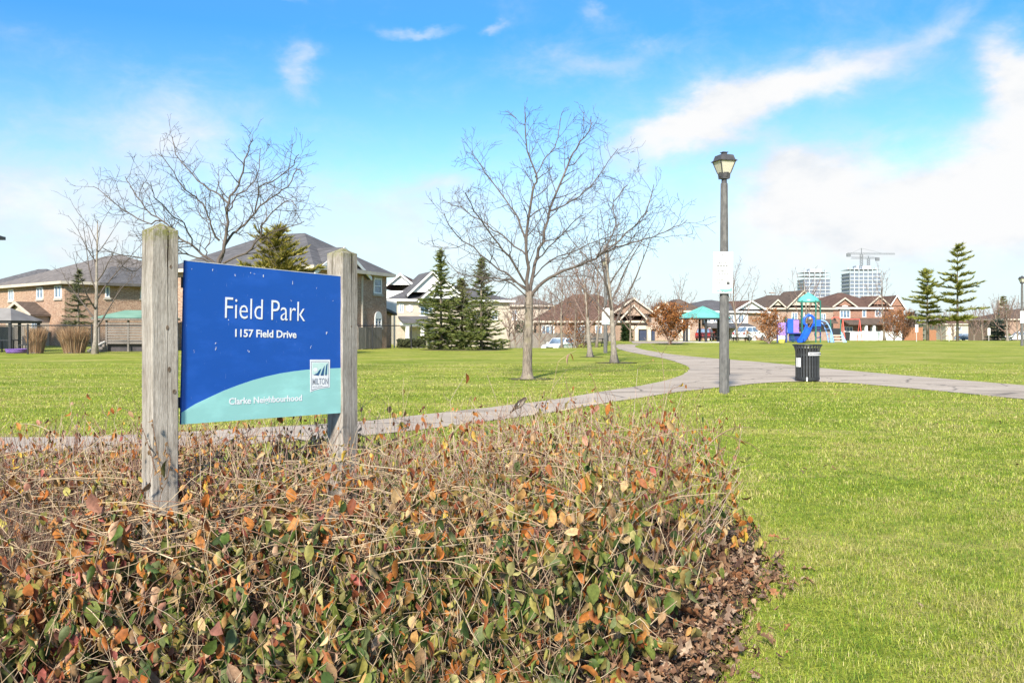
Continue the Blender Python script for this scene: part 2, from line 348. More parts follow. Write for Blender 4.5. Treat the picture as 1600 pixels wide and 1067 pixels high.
# ================================================================== houses
class House:
    def __init__(s, name, label, pa, Da, pb, Db, depth, eave, wall, group='houses round the park', low=1.2):
        A, B = at(pa, Da), at(pb, Db); s.b = min(gz(A.x, A.y), gz(B.x, B.y)); s.wm = wall; s.eave = eave - s.b; s.depth = depth
        d = Vector((B.x-A.x, B.y-A.y)); s.L = d.length; s.A = Vector((A.x, A.y)); s.d = d.normalized(); s.n = Vector((-s.d.y, s.d.x))
        s.root = thing(name, label, 'house', (A.x, A.y, s.b), math.atan2(d.y, d.x), group)
        s.fr = {'front': (Vector((0, 0)), Vector((1, 0)), Vector((0, -1))), 'right': (Vector((s.L, 0)), Vector((0, 1)), Vector((1, 0))), 'left': (Vector((0, 0)), Vector((0, 1)), Vector((-1, 0)))}
        part('wall', MB().box(0, s.L, 0, depth, -low, s.eave), wall, s.root)
    def face(s, face, off=0.):
        o, d, n = s.fr[face]; o = o + n * off
        W = lambda q: s.d * q.x + s.n * q.y
        return s.A + W(o), W(d), o, d, n
    def t(s, px, face='front', off=0.):
        A, d, *_ = s.face(face, off); k = (px - PX) / F; t = (k*A.y - A.x) / (d.x - k*d.y); return t, A.y + t*d.y
    def z(s, px, py, face='front', off=0.):
        return EYE + (PY - py) / F * s.t(px, face, off)[1] - s.b
    def fbox(s, mb, face, t0, t1, z0, z1, o0, o1):
        o, d, n = s.fr[face]; vs = []
        for z in (z0, z1):
            for oo in (o0, o1):
                for t in (t0, t1): q = o + d*t + n*oo; vs.append((q.x, q.y, z))
        return mb.add(vs, [(0, 2, 3, 1), (4, 5, 7, 6), (0, 1, 5, 4), (2, 6, 7, 3), (0, 4, 6, 2), (1, 3, 7, 5)])
    def roof(s, mat, zr, u=None, v=None, ze=None, oh=.45, ridge=None, trim=tan_trim, name='roof'):
        """hip roof over the box u, v; ridge: (axis, from, to) or None for an even hip"""
        u0, u1 = u or (0, s.L); v0, v1 = v or (0, s.depth); ze = (s.eave if ze is None else ze - s.b); zr = zr - s.b
        a0, a1, b0, b1 = u0-oh, u1+oh, v0-oh, v1+oh
        if ridge is None:
            W, D = a1-a0, b1-b0
            r = [(a0+D/2*.95, (b0+b1)/2), (a1-D/2*.95, (b0+b1)/2)] if W >= D else [((a0+a1)/2, b0+W/2*.95), ((a0+a1)/2, b1-W/2*.95)]
        else: r = ridge
        zb = ze + .16; e = [(a0, b0), (a1, b0), (a1, b1), (a0, b1)]
        vs = [(x, y, zb) for x, y in e] + [(x, y, zr) for x, y in r]
        if abs(r[0][1] - r[1][1]) < abs(r[0][0] - r[1][0]): fs = [(0, 1, 5, 4), (1, 2, 5), (2, 3, 4, 5), (3, 0, 4)]
        else: fs = [(0, 1, 4), (1, 2, 5, 4), (2, 3, 5), (3, 0, 4, 5)]
        o = part(name, MB().add(vs, fs + [(3, 2, 1, 0)]), mat, s.root)
        m = MB(); k = .05
        for x0, x1, y0, y1 in ((a0-.03, a1+.03, b0-.03, b0+k), (a0-.03, a1+.03, b1-k, b1+.03), (a0-.03, a0+k, b0+k, b1-k), (a1-k, a1+.03, b0+k, b1-k)): m.box(x0, x1, y0, y1, ze-.04, zb+.015)
        m.box(a0+k, a1-k, b0+k, b1-k, ze-.03, ze-.005); part('fascia', m, trim, s.root); return o
    def gable(s, t0, t1, za, face='front', ze=None, proj=0., back=4., oh=.35, roof=roof_grey, wall=None, trim=white_trim, foot=None, th=.14):
        """a gable end standing proud of a face by proj, its roof running back into the house"""
        o, d, n = s.fr[face]; ze = (s.eave if ze is None else ze - s.b); za = za - s.b; tm = (t0+t1)/2; sl = (za-ze) / (t1-t0) * 2
        fn = lambda t, z, dd: ((o+d*t+n*dd).x, (o+d*t+n*dd).y, z)
        top = [(t0-oh, ze-sl*oh), (tm, za), (t1+oh, ze-sl*oh)]
        g = MB(); sec = top + [(t1+oh, ze-sl*oh-th), (tm, za-th), (t0-oh, ze-sl*oh-th)]
        g.prism(sec, fn, proj+.3, -back)
        part('roof', g, roof, s.root)
        m = MB(); z0 = ze if foot is None else foot - s.b
        poly = [(t0, z0), (t1, z0), (t1, ze-.02), (tm, za-th-.02), (t0, ze-.02)] if z0 < ze - .05 else [(t0, ze-.04), (t1, ze-.04), (tm, za-th-.02)]
        m.prism(poly, fn, proj+.02, -back*.5 if proj else -.06); part('gable', m, wall or s.wm, s.root)
        m = MB(); q = .2
        m.prism([(t0-oh-.02, ze-sl*oh+.03), (tm, za+.03), (tm, za-q), (t0-oh-.02, ze-sl*oh-q)], fn, proj+.36, proj+.30)
        m.prism([(tm, za+.03), (t1+oh+.02, ze-sl*oh+.03), (t1+oh+.02, ze-sl*oh-q), (tm, za-q)], fn, proj+.36, proj+.30)
        part('rake_board', m, trim, s.root)
    def window(s, t0, t1, z0, z1, face='front', off=0., frame=white_trim, sill=None, cols=2, rows=1, arch=False, lintel=None):
        z0 -= 0; k = .09; m = MB()
        for a, b, c, e in ((t0, t0+k, z0, z1), (t1-k, t1, z0, z1), (t0+k, t1-k, z0, z0+k), (t0+k, t1-k, z1-k, z1)): s.fbox(m, face, a, b, c, e, off-.05, off+.07)
        for i in range(1, cols): x = t0 + (t1-t0)*i/cols; s.fbox(m, face, x-.035, x+.035, z0+k, z1-k, off-.03, off+.055)
        for i in range(1, rows): y = z0 + (z1-z0)*i/rows; s.fbox(m, face, t0+k, t1-k, y-.025, y+.025, off-.03, off+.045)
        if arch:
            o, d, n = s.fr[face]; fn = lambda t, z, dd: ((o+d*t+n*dd).x, (o+d*t+n*dd).y, z); tm = (t0+t1)/2; r = (t1-t0)/2
            m.prism([(tm+r*math.cos(a), z1+.9*r*math.sin(a)) for a in np.linspace(0, math.pi, 9)], fn, off+.07, off-.05)
        w_ = part('window', m, frame, s.root)
        part('pane', s.fbox(MB(), face, t0+k, t1-k, z0+k, z1-k, off-.05, off+.02), glass, w_)
        if sill is not None or lintel:
            q = sill or stone_trim
            part('sill', s.fbox(MB(), face, t0-.1, t1+.1, z0-.16, z0-.005, off-.05, off+.11), q, w_)
            if lintel: part('lintel', s.fbox(MB(), face, t0-.1, t1+.1, z1+.005, z1+.2, off-.05, off+.085), q, w_)
    def pwin(s, x0, y0, x1, y1, face='front', off=0., **kw):
        """a window whose corners are given in photograph pixels"""
        a, b = s.t(x0, face, off)[0], s.t(x1, face, off)[0]; xm = (x0+x1)/2
        s.window(min(a, b), max(a, b), s.z(xm, y1, face, off), s.z(xm, y0, face, off), face, off, **kw)
    def garage(s, t0, t1, h, mat, face='front', off=0.):
        m = MB(); s.fbox(m, face, t0, t1, 0, h, off-.05, off+.05)
        g = part('garage_door', m, mat, s.root)
        for r in range(4):
            for c in range(4):
                w_ = (t1-t0)/4; hh = h/4
                part('panel', s.fbox(MB(), face, t0+c*w_+.1, t0+(c+1)*w_-.1, r*hh+.08, (r+1)*hh-.06, off+.04, off+.075), mat, g)
    def block(s, name, face, t0, t1, z0, z1, o0, o1, mat): return part(name, s.fbox(MB(), face, t0, t1, z0, z1, o0, o1), mat, s.root)
    def shed_roof(s, face, t0, t1, z0, z1, o1, mat, name='porch_roof', o0=0.):
        o, d, n = s.fr[face]; sec = [(o0, z1), (o1, z0), (o1, z0-.16), (o0, z1-.16)]
        fn = lambda a, z, t: ((o+d*t+n*a).x, (o+d*t+n*a).y, z); return part(name, MB().prism(sec, fn, t0, t1), mat, s.root)
    def column(s, face, t, z1, off, mat=white_trim, r=.16):
        return part('column', s.fbox(s.fbox(MB(), face, t-r, t+r, 0, z1, off-2*r, off), face, t-r*1.3, t+r*1.3, 0, .3, off-2.3*r, off+.3*r), mat, s.root)
    def door(s, t0, t1, h, mat, face='front', off=0., z0=0.):
        d_ = part('door', s.fbox(MB(), face, t0, t1, z0, z0+h, off-.04, off+.06), mat, s.root)
        part('handle', s.fbox(MB(), face, t1-.18, t1-.1, z0+.95, z0+1.1, off+.06, off+.12), black_metal, d_)

navy = M_noise('navy_paint', (.030, .042, .085), (.05, .06, .10), 2, .5)
door_grey = M_noise('grey_door', (.2, .2, .21), (.26, .26, .27), 2, .5)
door_tan = M_noise('tan_garage_paint', (.50, .44, .38), (.56, .5, .43), 2, .5)

# far left: eave of a near house, then the grey roof behind, then the long tan house
h = House('brick_house', 'near house at the far left edge, only its dark eave tip in view', -400, 54, -102, 54, 5, 7.3, brick_tan)
h.roof(roof_grey, 8.9, oh=.9, trim=dark_trim)
h = House('brick_house', 'house with the dark grey hip roof rising behind the weathered roof by the left edge', -60, 100, 64, 96, 11, 5.3, brick_brown)
h.roof(roof_grey, 8.1); h.pwin(4, 452, 12, 468); h.pwin(28, 452, 37, 468)
h = House('brick_house', 'long tan brick house with a pale weathered roof behind the black wire fence at left', -12, 78, 101, 68, 13, 4.75, brick_tan)
h.roof(roof_pale, 7.6, ridge=[(7.5, 6.5), (10.2, 6.5)])  # pale shingles: brightness of the sunlit left slope put into the colour
for a in ((14, 452.5, 22, 470), (58, 449, 68, 467), (86, 446, 97, 466)): h.pwin(*a, sill=stone_trim)
for a in ((164, 447, 171, 465), (219, 443, 227, 466)): h.pwin(*a, face='right', sill=stone_trim, cols=1)
h.gable(h.t(34)[0], h.t(77)[0], h.z(55, 470, off=1.2) + h.b, ze=h.z(55, 489, off=1.2) + h.b, proj=1.2, back=1.5, roof=roof_brown, wall=siding_beige, foot=-.5, trim=tan_trim)
h.pwin(50, 500, 59, 514, off=1.24)
tR = h.t(157, 'right')[0], h.t(300, 'right')[0]
h.roof(roof_grey, 6.3, u=(h.L-2.5, h.L+.35), v=(tR[0], 13.2), ze=4.72, oh=.4, trim=dark_trim)
h = House('brick_house', 'house mostly hidden behind the left sign post, with a dark roof', 150, 100, 300, 104, 10, 5.6, brick_tan)
h.roof(roof_grey, 9.2); h.pwin(200, 447, 209, 462)

# the large house whose brick end shows right of the sign
h = House('brick_house', 'large brick house with dark grey roof rising behind the park sign and its right post', 487, 53.5, 604, 62, 10.5, 4.95, brick_tan)
h.roof(roof_grey, 7.65, ridge=[(4.6, 3.6), (4.6, 6.4)], trim=tan_trim)
h.gable(.25, h.t(569)[0], h.z(528, 386) + h.b, back=4.4, oh=.4, trim=white_trim)
h.pwin(583.5, 435, 595.5, 459, sill=stone_trim, lintel=True, cols=1, rows=2)
h.pwin(585, 496, 595.5, 511, sill=stone_trim, cols=2, rows=3, arch=True)
h.block('downpipe', 'front', h.t(565)[0]-.05, h.t(565)[0]+.05, 0, 4.8, 0, .1, tan_trim)
h.block('lower_wing', 'right', .5, 6, -1, h.z(612, 490), -.05, 1.6, brick_tan)
h.door(.7, 1.5, 2.0, M_noise('blue_grey_door', (.2, .25, .30), (.26, .3, .35), 3, .5), 'right', 1.6)
h.shed_roof('right', .2, 6.2, h.z(612, 490)+.05, h.z(612, 480), 1.9, roof_grey, 'wing_roof')

h = House('white_house', 'white sided house with a brown roof, gable just right of the brick house corner', 604, 92, 648, 92, 12, 5.15, siding_white)
h.gable(.1, h.L-.1, h.z(632, 439), back=12, roof=roof_red, wall=siding_white, ze=h.z(632, 456))
h.pwin(612, 470, 620, 484)
h = House('white_house', 'pale house with double white gables and a white columned porch behind the spruces', 619, 88, 796, 92, 12, 4.0, siding_beige)
h.roof(roof_grey, 6.3, ridge=[(4.2, 6), (6.2, 6)], trim=white_trim)
h.gable(h.t(640)[0], h.t(706)[0], h.z(670, 440), ze=h.z(670, 472), back=5, wall=siding_white, proj=.2)
h.gable(h.t(654)[0], h.t(722)[0], h.z(690, 452), ze=h.z(690, 482), back=4, wall=siding_white, proj=1.0)
h.pwin(623, 475, 630.5, 489); h.pwin(656, 479, 677, 494, off=.05, cols=3); h.pwin(740, 484, 752, 498); h.pwin(768, 486, 778, 500)
tw = h.t(640)[0]; fnw = lambda a, b_, d_: (a, -d_, b_)
part('window', MB().prism([(tw+.36*math.cos(k*math.pi/4), h.z(640, 482)+.36*math.sin(k*math.pi/4)) for k in range(8)], fnw, -.05, .07), white_trim, h.root)
h.block('porch_beam', 'front', h.t(625)[0], h.t(664)[0], h.z(640, 510), h.z(640, 503), 0, 1.9, white_trim)
h.shed_roof('front', h.t(622)[0], h.t(667)[0], h.z(640, 503), h.z(640, 494), 2.1, roof_grey)
for px in (630, 653): h.column('front', h.t(px)[0], h.z(640, 510), 1.9)
h.door(h.t(636)[0], h.t(641)[0], 2.1, door_grey)
h = House('brick_house', 'low house with a pale grey roof seen through the branches above the wooden fence', 772, 112, 862, 112, 10, 4.0, siding_beige)
h.roof(roof_pale, 5.6, trim=tan_trim); h.pwin(800, 484, 808, 500)
h = House('brick_house', 'brown roofed house with navy garage doors at the end of the path', 838, 98, 1024, 98, 12, 1.95, brick_brown)
h.roof(roof_red, 5.2, u=(0, h.t(1000)[0]), ridge=[(4.4, 6), (7.4, 6)])
h.gable(h.t(972)[0], h.t(1003)[0], h.z(988, 489), ze=h.z(988, 506), proj=1.0, back=4, roof=roof_brown, wall=brick_pale, trim=tan_trim)
h.gable(h.t(955)[0], h.t(1024)[0], h.z(990, 478), ze=h.z(990, 503), proj=.2, back=6, roof=roof_red, trim=tan_trim)
h.pwin(846, 508, 866, 523, cols=3); h.pwin(902, 508, 914, 524); h.pwin(930, 508, 940, 524, cols=1)
for a, b_ in ((995, 1011), (1014, 1023)): h.garage(h.t(a)[0], h.t(b_)[0], 2.0, navy)
for px in (993, 1012.5): h.block('pillar', 'front', h.t(px)[0]-.2, h.t(px)[0]+.2, 0, 2.5, 0, .9, tan_trim)
h.block('garage_beam', 'front', h.t(985)[0], h.t(1024)[0], 2.1, 2.5, 0, .25, tan_trim)
h = House('brick_house', 'brick house with a brown hip roof left of the teal shelter', 1018, 112, 1096, 112, 10, 3.3, brick_pale)
h.roof(roof_brown, h.z(1064, 466)+h.b, u=(1.5, h.L)); h.gable(.2, h.t(1056)[0], h.z(1040, 475), ze=h.z(1040, 488), proj=.3, back=4, roof=roof_brown, trim=tan_trim)
h.pwin(1034, 496, 1042, 508); h.pwin(1066, 496, 1074, 508); h.garage(h.t(1060)[0], h.t(1078)[0], 2.1, door_tan)
h = House('white_house', 'grey roofed house with a white upper storey and porch behind the near lamp post', 1096, 114, 1196, 118, 11, 3.3, brick_tan)
h.roof(roof_grey, h.z(1142, 467)+h.b, trim=white_trim); h.gable(h.t(1150)[0], h.t(1193)[0], h.z(1180, 474), ze=h.z(1180, 487), proj=.05, back=7, roof=roof_red, wall=siding_white)
h.block('upper_storey', 'front', .3, h.t(1168)[0], h.z(1140, 505), h.z(1140, 491), 0, .12, siding_white)
for a in ((1102, 496, 1110, 504), (1114, 496, 1122, 504), (1138, 492, 1146, 505), (1153, 491, 1162, 505)): h.pwin(*a, off=.12)
h.shed_roof('front', .2, h.t(1168)[0], h.z(1140, 511), h.z(1140, 505), 1.8, roof_grey)
for px in (1086+12, 1113, 1122, 1166): h.column('front', h.t(px)[0], h.z(1140, 512), 1.7)
h.pwin(1103, 515, 1110, 526); h.door(h.t(1114)[0], h.t(1119)[0], 2.1, M_noise('brown_door', (.14, .06, .04), (.2, .09, .06), 3, .5)); h.garage(h.t(1140)[0], h.t(1162)[0], 2.1, door_tan)
h = House('brick_house', 'tan brick house with twin cream gables behind the playground tower', 1197, 124, 1302, 126, 12, 3.9, brick_pale)
h.roof(roof_brown, h.z(1243, 459)+h.b, ridge=[(3.4, 6), (5.2, 6)])
h.gable(h.t(1203)[0], h.t(1222)[0], h.z(1213, 474), ze=h.z(1213, 483), back=4, proj=.25, roof=roof_brown, wall=siding_beige, trim=tan_trim)
h.gable(h.t(1229)[0], h.t(1274)[0], h.z(1252, 460), ze=h.z(1252, 483), back=5, proj=.5, roof=roof_brown, wall=siding_beige, trim=tan_trim)
for a in ((1208, 489, 1217, 501), (1237, 488, 1246, 500), (1256, 488, 1266, 500), (1282, 490, 1290, 502)): h.pwin(*a, off=.03)
h.part = part('chimney', MB().box(3.6, 4.2, 5.6, 6.2, 7, h.z(1241, 456)), brick_brown, h.root)
h.door(h.t(1226)[0], h.t(1231)[0], 2.1, door_grey); h.garage(h.t(1203)[0], h.t(1222)[0], 2.1, door_tan); h.shed_roof('front', h.t(1224)[0], h.t(1300)[0], 2.6, 3.1, 1.6, roof_brown)
h = House('brick_house', 'red brick house with a red brown hip roof right of the playground', 1301, 128, 1388, 130, 12, 4.05, brick_red)
h.roof(roof_red, h.z(1356, 455)+h.b, ridge=[(4.7, 6), (5.3, 6)], trim=white_trim)
h.gable(h.t(1302)[0], h.t(1335)[0], h.z(1319, 472), ze=h.z(1319, 484), back=4, roof=roof_red, trim=tan_trim)
h.gable(h.t(1358)[0], h.t(1387)[0], h.z(1372, 469), ze=h.z(1372, 482), back=4, roof=roof_red, trim=tan_trim)
h.pwin(1312, 485, 1328, 497, cols=3, arch=True, lintel=False); h.pwin(1347, 484, 1353, 496, cols=1); h.pwin(1367, 484, 1377, 495, arch=True)
h.shed_roof('front', h.t(1312)[0], h.L+.5, h.z(1350, 506), h.z(1350, 497), 2.2, roof_brown)
for px in (1341, 1353, 1384): h.column('front', h.t(px)[0], h.z(1350, 507), 2.0)
h.door(h.t(1347)[0], h.t(1352)[0], 2.2, white_trim); h.pwin(1360, 510, 1370, 522); h.pwin(1318, 510, 1332, 522, cols=3)
h = House('brick_house', 'low red roofed house wing right of the red brick house', 1389, 140, 1412, 140, 10, 4.6, brick_red)
h.gable(.1, h.L-.1, h.z(1400, 470), ze=h.z(1400, 486), back=8, roof=roof_red); h.pwin(1396, 492, 1404, 504)
h = House('brick_house', 'far brown roofed house with a chimney behind the lamp at the right edge', 1570, 150, 1690, 150, 12, 2.6, brick_brown)
h.roof(roof_brown, 4.6); part('chimney', MB().box(h.t(1586)[0], h.t(1592)[0], 5, 5.8, 4, h.z(1589, 468)), stone_trim, h.root); h.pwin(1604, 506, 1616, 518)
h = House('white_house', 'distant pale house low between the pines and the far conifer', 1478, 185, 1545, 185, 12, 1.9, siding_beige)
h.roof(roof_red, 3.6); h.pwin(1492, 510, 1502, 517)

# ---- towers far off
tower_slab = M_noise('tower_slab', (.37, .39, .42), (.43, .45, .48), .2, .7)
tower_glass = M_noise('tower_glass', (.13, .16, .21), (.18, .21, .27), .12, .3, spec=.5)
def tower(label, x0, x1, ytop, D, cols, bare=3):
    A = at(x0, D); W = (x1-x0)/F*D; top = EYE+(PY-ytop)/F*D; t = thing('apartment_tower', label, 'tower', (A.x, A.y, -1.3), 0, 'unfinished apartment towers on the skyline')
    H = top+1.3; fl = 3.05; n = int(H/fl)
    part('glazing', MB().box(.6, W-.6, .6, 20, 0, (n-bare)*fl), tower_glass, t)
    m = MB()
    for k in range(n+1): m.box(0, W, 0, 20.6, k*fl-.2, k*fl+.55 if k < n-bare else k*fl+.1)
    part('balcony_slabs', m, tower_slab, t, kind='stuff')
    m = MB()
    for i in range(cols+1): x = i*W/cols; m.box(max(0, x-.3), min(W, x+.3), -.1, .7, 0, n*fl)
    part('columns', m, tower_slab, t); m = MB()
    for i in range(5): m.box(1+i*(W-3)/4, 2+i*(W-3)/4, 8, 9, n*fl, n*fl+1.8)
    m.box(W*.3, W*.75, 6, 14, n*fl, n*fl+3.2); part('roof_core', m, tower_slab, t)
tower('left one of two unfinished apartment towers, above the playground roof', 1256.5, 1298, 423, 760, 5, 2)
tower('right apartment tower with tower cranes on top, above the red brick house', 1328, 1377.5, 416, 720, 7, 1)
crane_grey = M_noise('crane_grey', (.12, .13, .145), (.16, .17, .185), 1, .6)
def crane(label, px, ytop, yj, xl, xr, D, y0, cx):
    A = at(px, D); s = D/F; t = thing('tower_crane', label, 'crane', (A.x, A.y, EYE+(PY-y0)*s), 0, 'tower cranes'); Z0 = EYE+(PY-y0)*s
    zj = EYE+(PY-yj)*s-Z0; zt = EYE+(PY-ytop)*s-Z0; m = MB()
    for dx, dy in ((-.8, -.8), (.8, -.8), (.8, .8), (-.8, .8)): m.bar((dx, dy, 0), (dx, dy, zj), .2)
    for k in range(int(zj/2)): m.bar((-.8, -.8, k*2), (.8, -.8, k*2+2), .12); m.bar((.8, .8, k*2), (-.8, .8, k*2+2), .12)
    part('mast', m, crane_grey, t); m = MB(); a, b = (xl-px)*s, (xr-px)*s
    for dy, dz in ((-.7, 0), (.7, 0), (0, 1.3)): m.bar((a, dy, zj+dz), (b, dy, zj+dz*.6), .2)
    for k in range(int((b-a)/2)): m.bar((a+k*2, -.7, zj), (a+k*2+1, 0, zj+1.1), .1); m.bar((a+k*2+1, 0, zj+1.1), (a+k*2+2, -.7, zj), .1)
    part('jib', m, crane_grey, t); m = MB().bar((0, 0, zj), (0, 0, zt), .35); m.bar((0, 0, zt), (a*.7, 0, zj+1), .1); m.bar((0, 0, zt), (b*.6, 0, zj+1), .1); part('apex', m, crane_grey, t)
    part('counterweight', MB().cbox(((cx-px)*s, 0, zj-.6), (3, 1.6, 2.6)), crane_grey, t)
crane('taller tower crane with the long pale jib, on the right apartment tower', 1346, 388, 397.5, 1324, 1398, 720, 416, 1326)
crane('shorter tower crane with its jib sloping up right, on the right apartment tower', 1357, 400, 404, 1330, 1373, 735, 416, 1371)
# ================================================================== trees
def bark_mat(name, c1, c2, moss=None):
    m, t, b = new_mat(name, .9, .15); v = t.coord(); n = t.noise(t.scale(v, (1, 1, .18)), 34, 5, .7); big = t.noise(v, 2.2, 4)
    c = t.mix(t.step(n, .32, .68), c1, c2)
    c = t.mix(t.step(big, .5, .7, 0, .5), c, tuple(k*1.5 for k in c2))
    if moss: c = t.mix(t.step(t.noise(v, 3.1, 4), .5, .7, 0, .6), c, moss)
    t.l.new(c, b.inputs['Base Color']); bump(t, b, n, .7, .02); return m
bark = bark_mat('grey_brown_bark', (.115, .09, .07), (.27, .225, .18), (.2, .18, .10))
bark_pale = bark_mat('pale_grey_bark', (.16, .135, .11), (.31, .27, .225))
twig_dark = bark_mat('dark_twig_bark', (.075, .06, .052), (.14, .115, .10))
twig_red = bark_mat('reddish_twig_bark', (.13, .085, .07), (.21, .145, .12))

def wander(r, p, d, L, n, jit, up):
    pts = [p]; st = L/n
    for _ in range(n):
        d = (d + Vector((r.gauss(0, jit), r.gauss(0, jit), r.gauss(0, jit) + up))).normalized(); p = p + d*st; pts.append(p)
    return pts
def radii(n, r0, r1): return [r0 + (r1-r0)*(i/(n-1))**.8 for i in range(n)]
def twigs(mb, r, pts, rads, lvl, spec):
    """side shoots along a limb, each with shoots of its own"""
    cum = [0.]
    for a, b in zip(pts, pts[1:]): cum.append(cum[-1] + (b-a).length)
    Lp = cum[-1]; n = max(2, int(Lp * spec['dens'][lvl])); side = r.random() * 6
    for i in range(n):
        s = Lp * (spec['t0'] + (1-spec['t0'])*(i+r.random())/n); k = max(j for j in range(len(cum)) if cum[j] <= s + 1e-6); k = min(k, len(pts)-2)
        u = (s-cum[k])/max(1e-6, cum[k+1]-cum[k]); p = pts[k].lerp(pts[k+1], u); d = (pts[k+1]-pts[k]).normalized(); rp = rads[k]+(rads[k+1]-rads[k])*u
        side += 2.4 + r.uniform(-.5, .5); a = d.orthogonal().normalized(); bb = d.cross(a); o = a*math.cos(side)+bb*math.sin(side)
        an = R(r.uniform(*spec['ang'])); dd = (d*math.cos(an)+o*math.sin(an)).normalized()
        L = spec['len'][lvl]*r.uniform(.55, 1.25)*(1.15-.6*s/Lp); r0 = max(spec['rmin'], min(rp*.7, spec['rad'][lvl]))
        q = wander(r, p, dd, L, 4 if lvl < 2 else 3, spec['jit'], spec['up']); rr = radii(len(q), r0, spec['rmin']*.7)
        mb.tube(q, rr, 4 if r0 > .012 else 3, cap=False)
        if lvl + 1 < len(spec['dens']): twigs(mb, r, q, rr, lvl+1, spec)
def spline(pts, n=4):
    out = []
    for i in range(len(pts)-1):
        p0, p1, p2, p3 = pts[max(i-1, 0)], pts[i], pts[i+1], pts[min(i+2, len(pts)-1)]
        for k in range(n):
            u = k/n; out.append(.5*((2*p1)+(p2-p0)*u+(2*p0-5*p1+4*p2-p3)*u*u+(3*p1-p0-3*p2+p3)*u**3))
    return out+[pts[-1]]
def traced_tree(label, base, D, trunk, rt, limbs, spec, seed, mt, mbr, name='bare_tree', group='bare park trees'):
    """limbs: (points in photograph pixels, start radius, depth reached at the tip)"""
    r = random.Random(seed); o = at(base[0], D); t = thing(name, label, 'tree', o, 0, group)
    mb = MB(); pts = spline([P(x, y, D)-o for x, y in trunk]); pts[0].z = -.1
    rr = [rt*(1.9 if i == 0 else 1.15 if i == 1 else 1)*(1-.3*i/(len(pts)-1)) for i in range(len(pts))]
    mb.tube(pts, rr, 12); part('trunk', mb, mt, t, True)
    for px, r0, dep in limbs:
        r0 *= .74; n = len(px); q = spline([P(x, y, D + dep*(i/(n-1)))-o for i, (x, y) in enumerate(px)], 3)
        q = [q[0]] + [p+Vector((r.gauss(0, .02), r.gauss(0, .05), r.gauss(0, .02))) for p in q[1:]]
        rads = radii(len(q), r0, .010); mb = MB(); mb.tube(q, rads, 7, cap=False); twigs(mb, r, q, rads, 0, spec); part('branch', mb, mbr, t, True, kind='stuff')
    return t
spec_main = dict(dens=[3.8, 4.8, 4.2], t0=.14, len=[1.35, .58, .26], rad=[.019, .009, .0062], rmin=.0054, ang=(28, 62), jit=.17, up=.05)
traced_tree('large bare tree with a leaning low right limb standing on the lawn beside the path', (824, 592), 25.6,
    [(824, 592), (824, 560), (826, 500), (827, 455)], .155, [
    ([(826, 462), (825, 420), (823, 368), (833, 300), (836, 275), (822, 215), (819, 168)], .085, -.6),
    ([(828, 460), (837, 410), (847, 378), (860, 325), (885, 262), (899, 232), (920, 205), (925, 182)], .08, 1.2),
    ([(859, 330), (894, 314), (922, 291), (944, 265), (965, 232)], .035, 2.2),
    ([(824, 448), (796, 402), (769, 368), (742, 330), (728, 300)], .05, -1.8),
    ([(822, 372), (808, 338), (792, 316), (772, 290), (752, 262), (738, 236)], .04, 1.4),
    ([(823, 400), (790, 372), (760, 352), (728, 330), (700, 318)], .036, 1.8),
    ([(825, 455), (790, 428), (752, 398), (712, 366), (694, 332)], .045, -1.2),
    ([(826, 452), (795, 436), (760, 434), (722, 428), (698, 410)], .034, 1.5),
    ([(827, 466), (796, 442), (770, 440), (740, 452), (716, 448)], .03, -1.5),
    ([(830, 464), (850, 440), (878, 424), (908, 413), (941, 396), (980, 364), (1008, 330), (1021, 290)], .075, -.8),
    ([(938, 398), (975, 384), (1012, 372), (1040, 362), (1076, 345)], .035, -1.4),
    ([(944, 394), (962, 350), (958, 318), (980, 290)], .03, .4),
    ([(832, 436), (858, 408), (900, 390), (948, 372), (985, 362)], .03, 2.2),
    ([(838, 404), (866, 378), (892, 352), (912, 336)], .03, -2.0),
    ([(836, 278), (850, 250), (866, 232), (873, 208), (875, 186)], .024, .6),
    ([(824, 470), (818, 476), (812, 490)], .02, -.6)], spec_main, 5, bark, twig_dark)
spec_left = dict(dens=[3.6, 4.4, 4.0], t0=.14, len=[1.25, .58, .26], rad=[.018, .009, .0060], rmin=.0052, ang=(30, 65), jit=.18, up=.07)
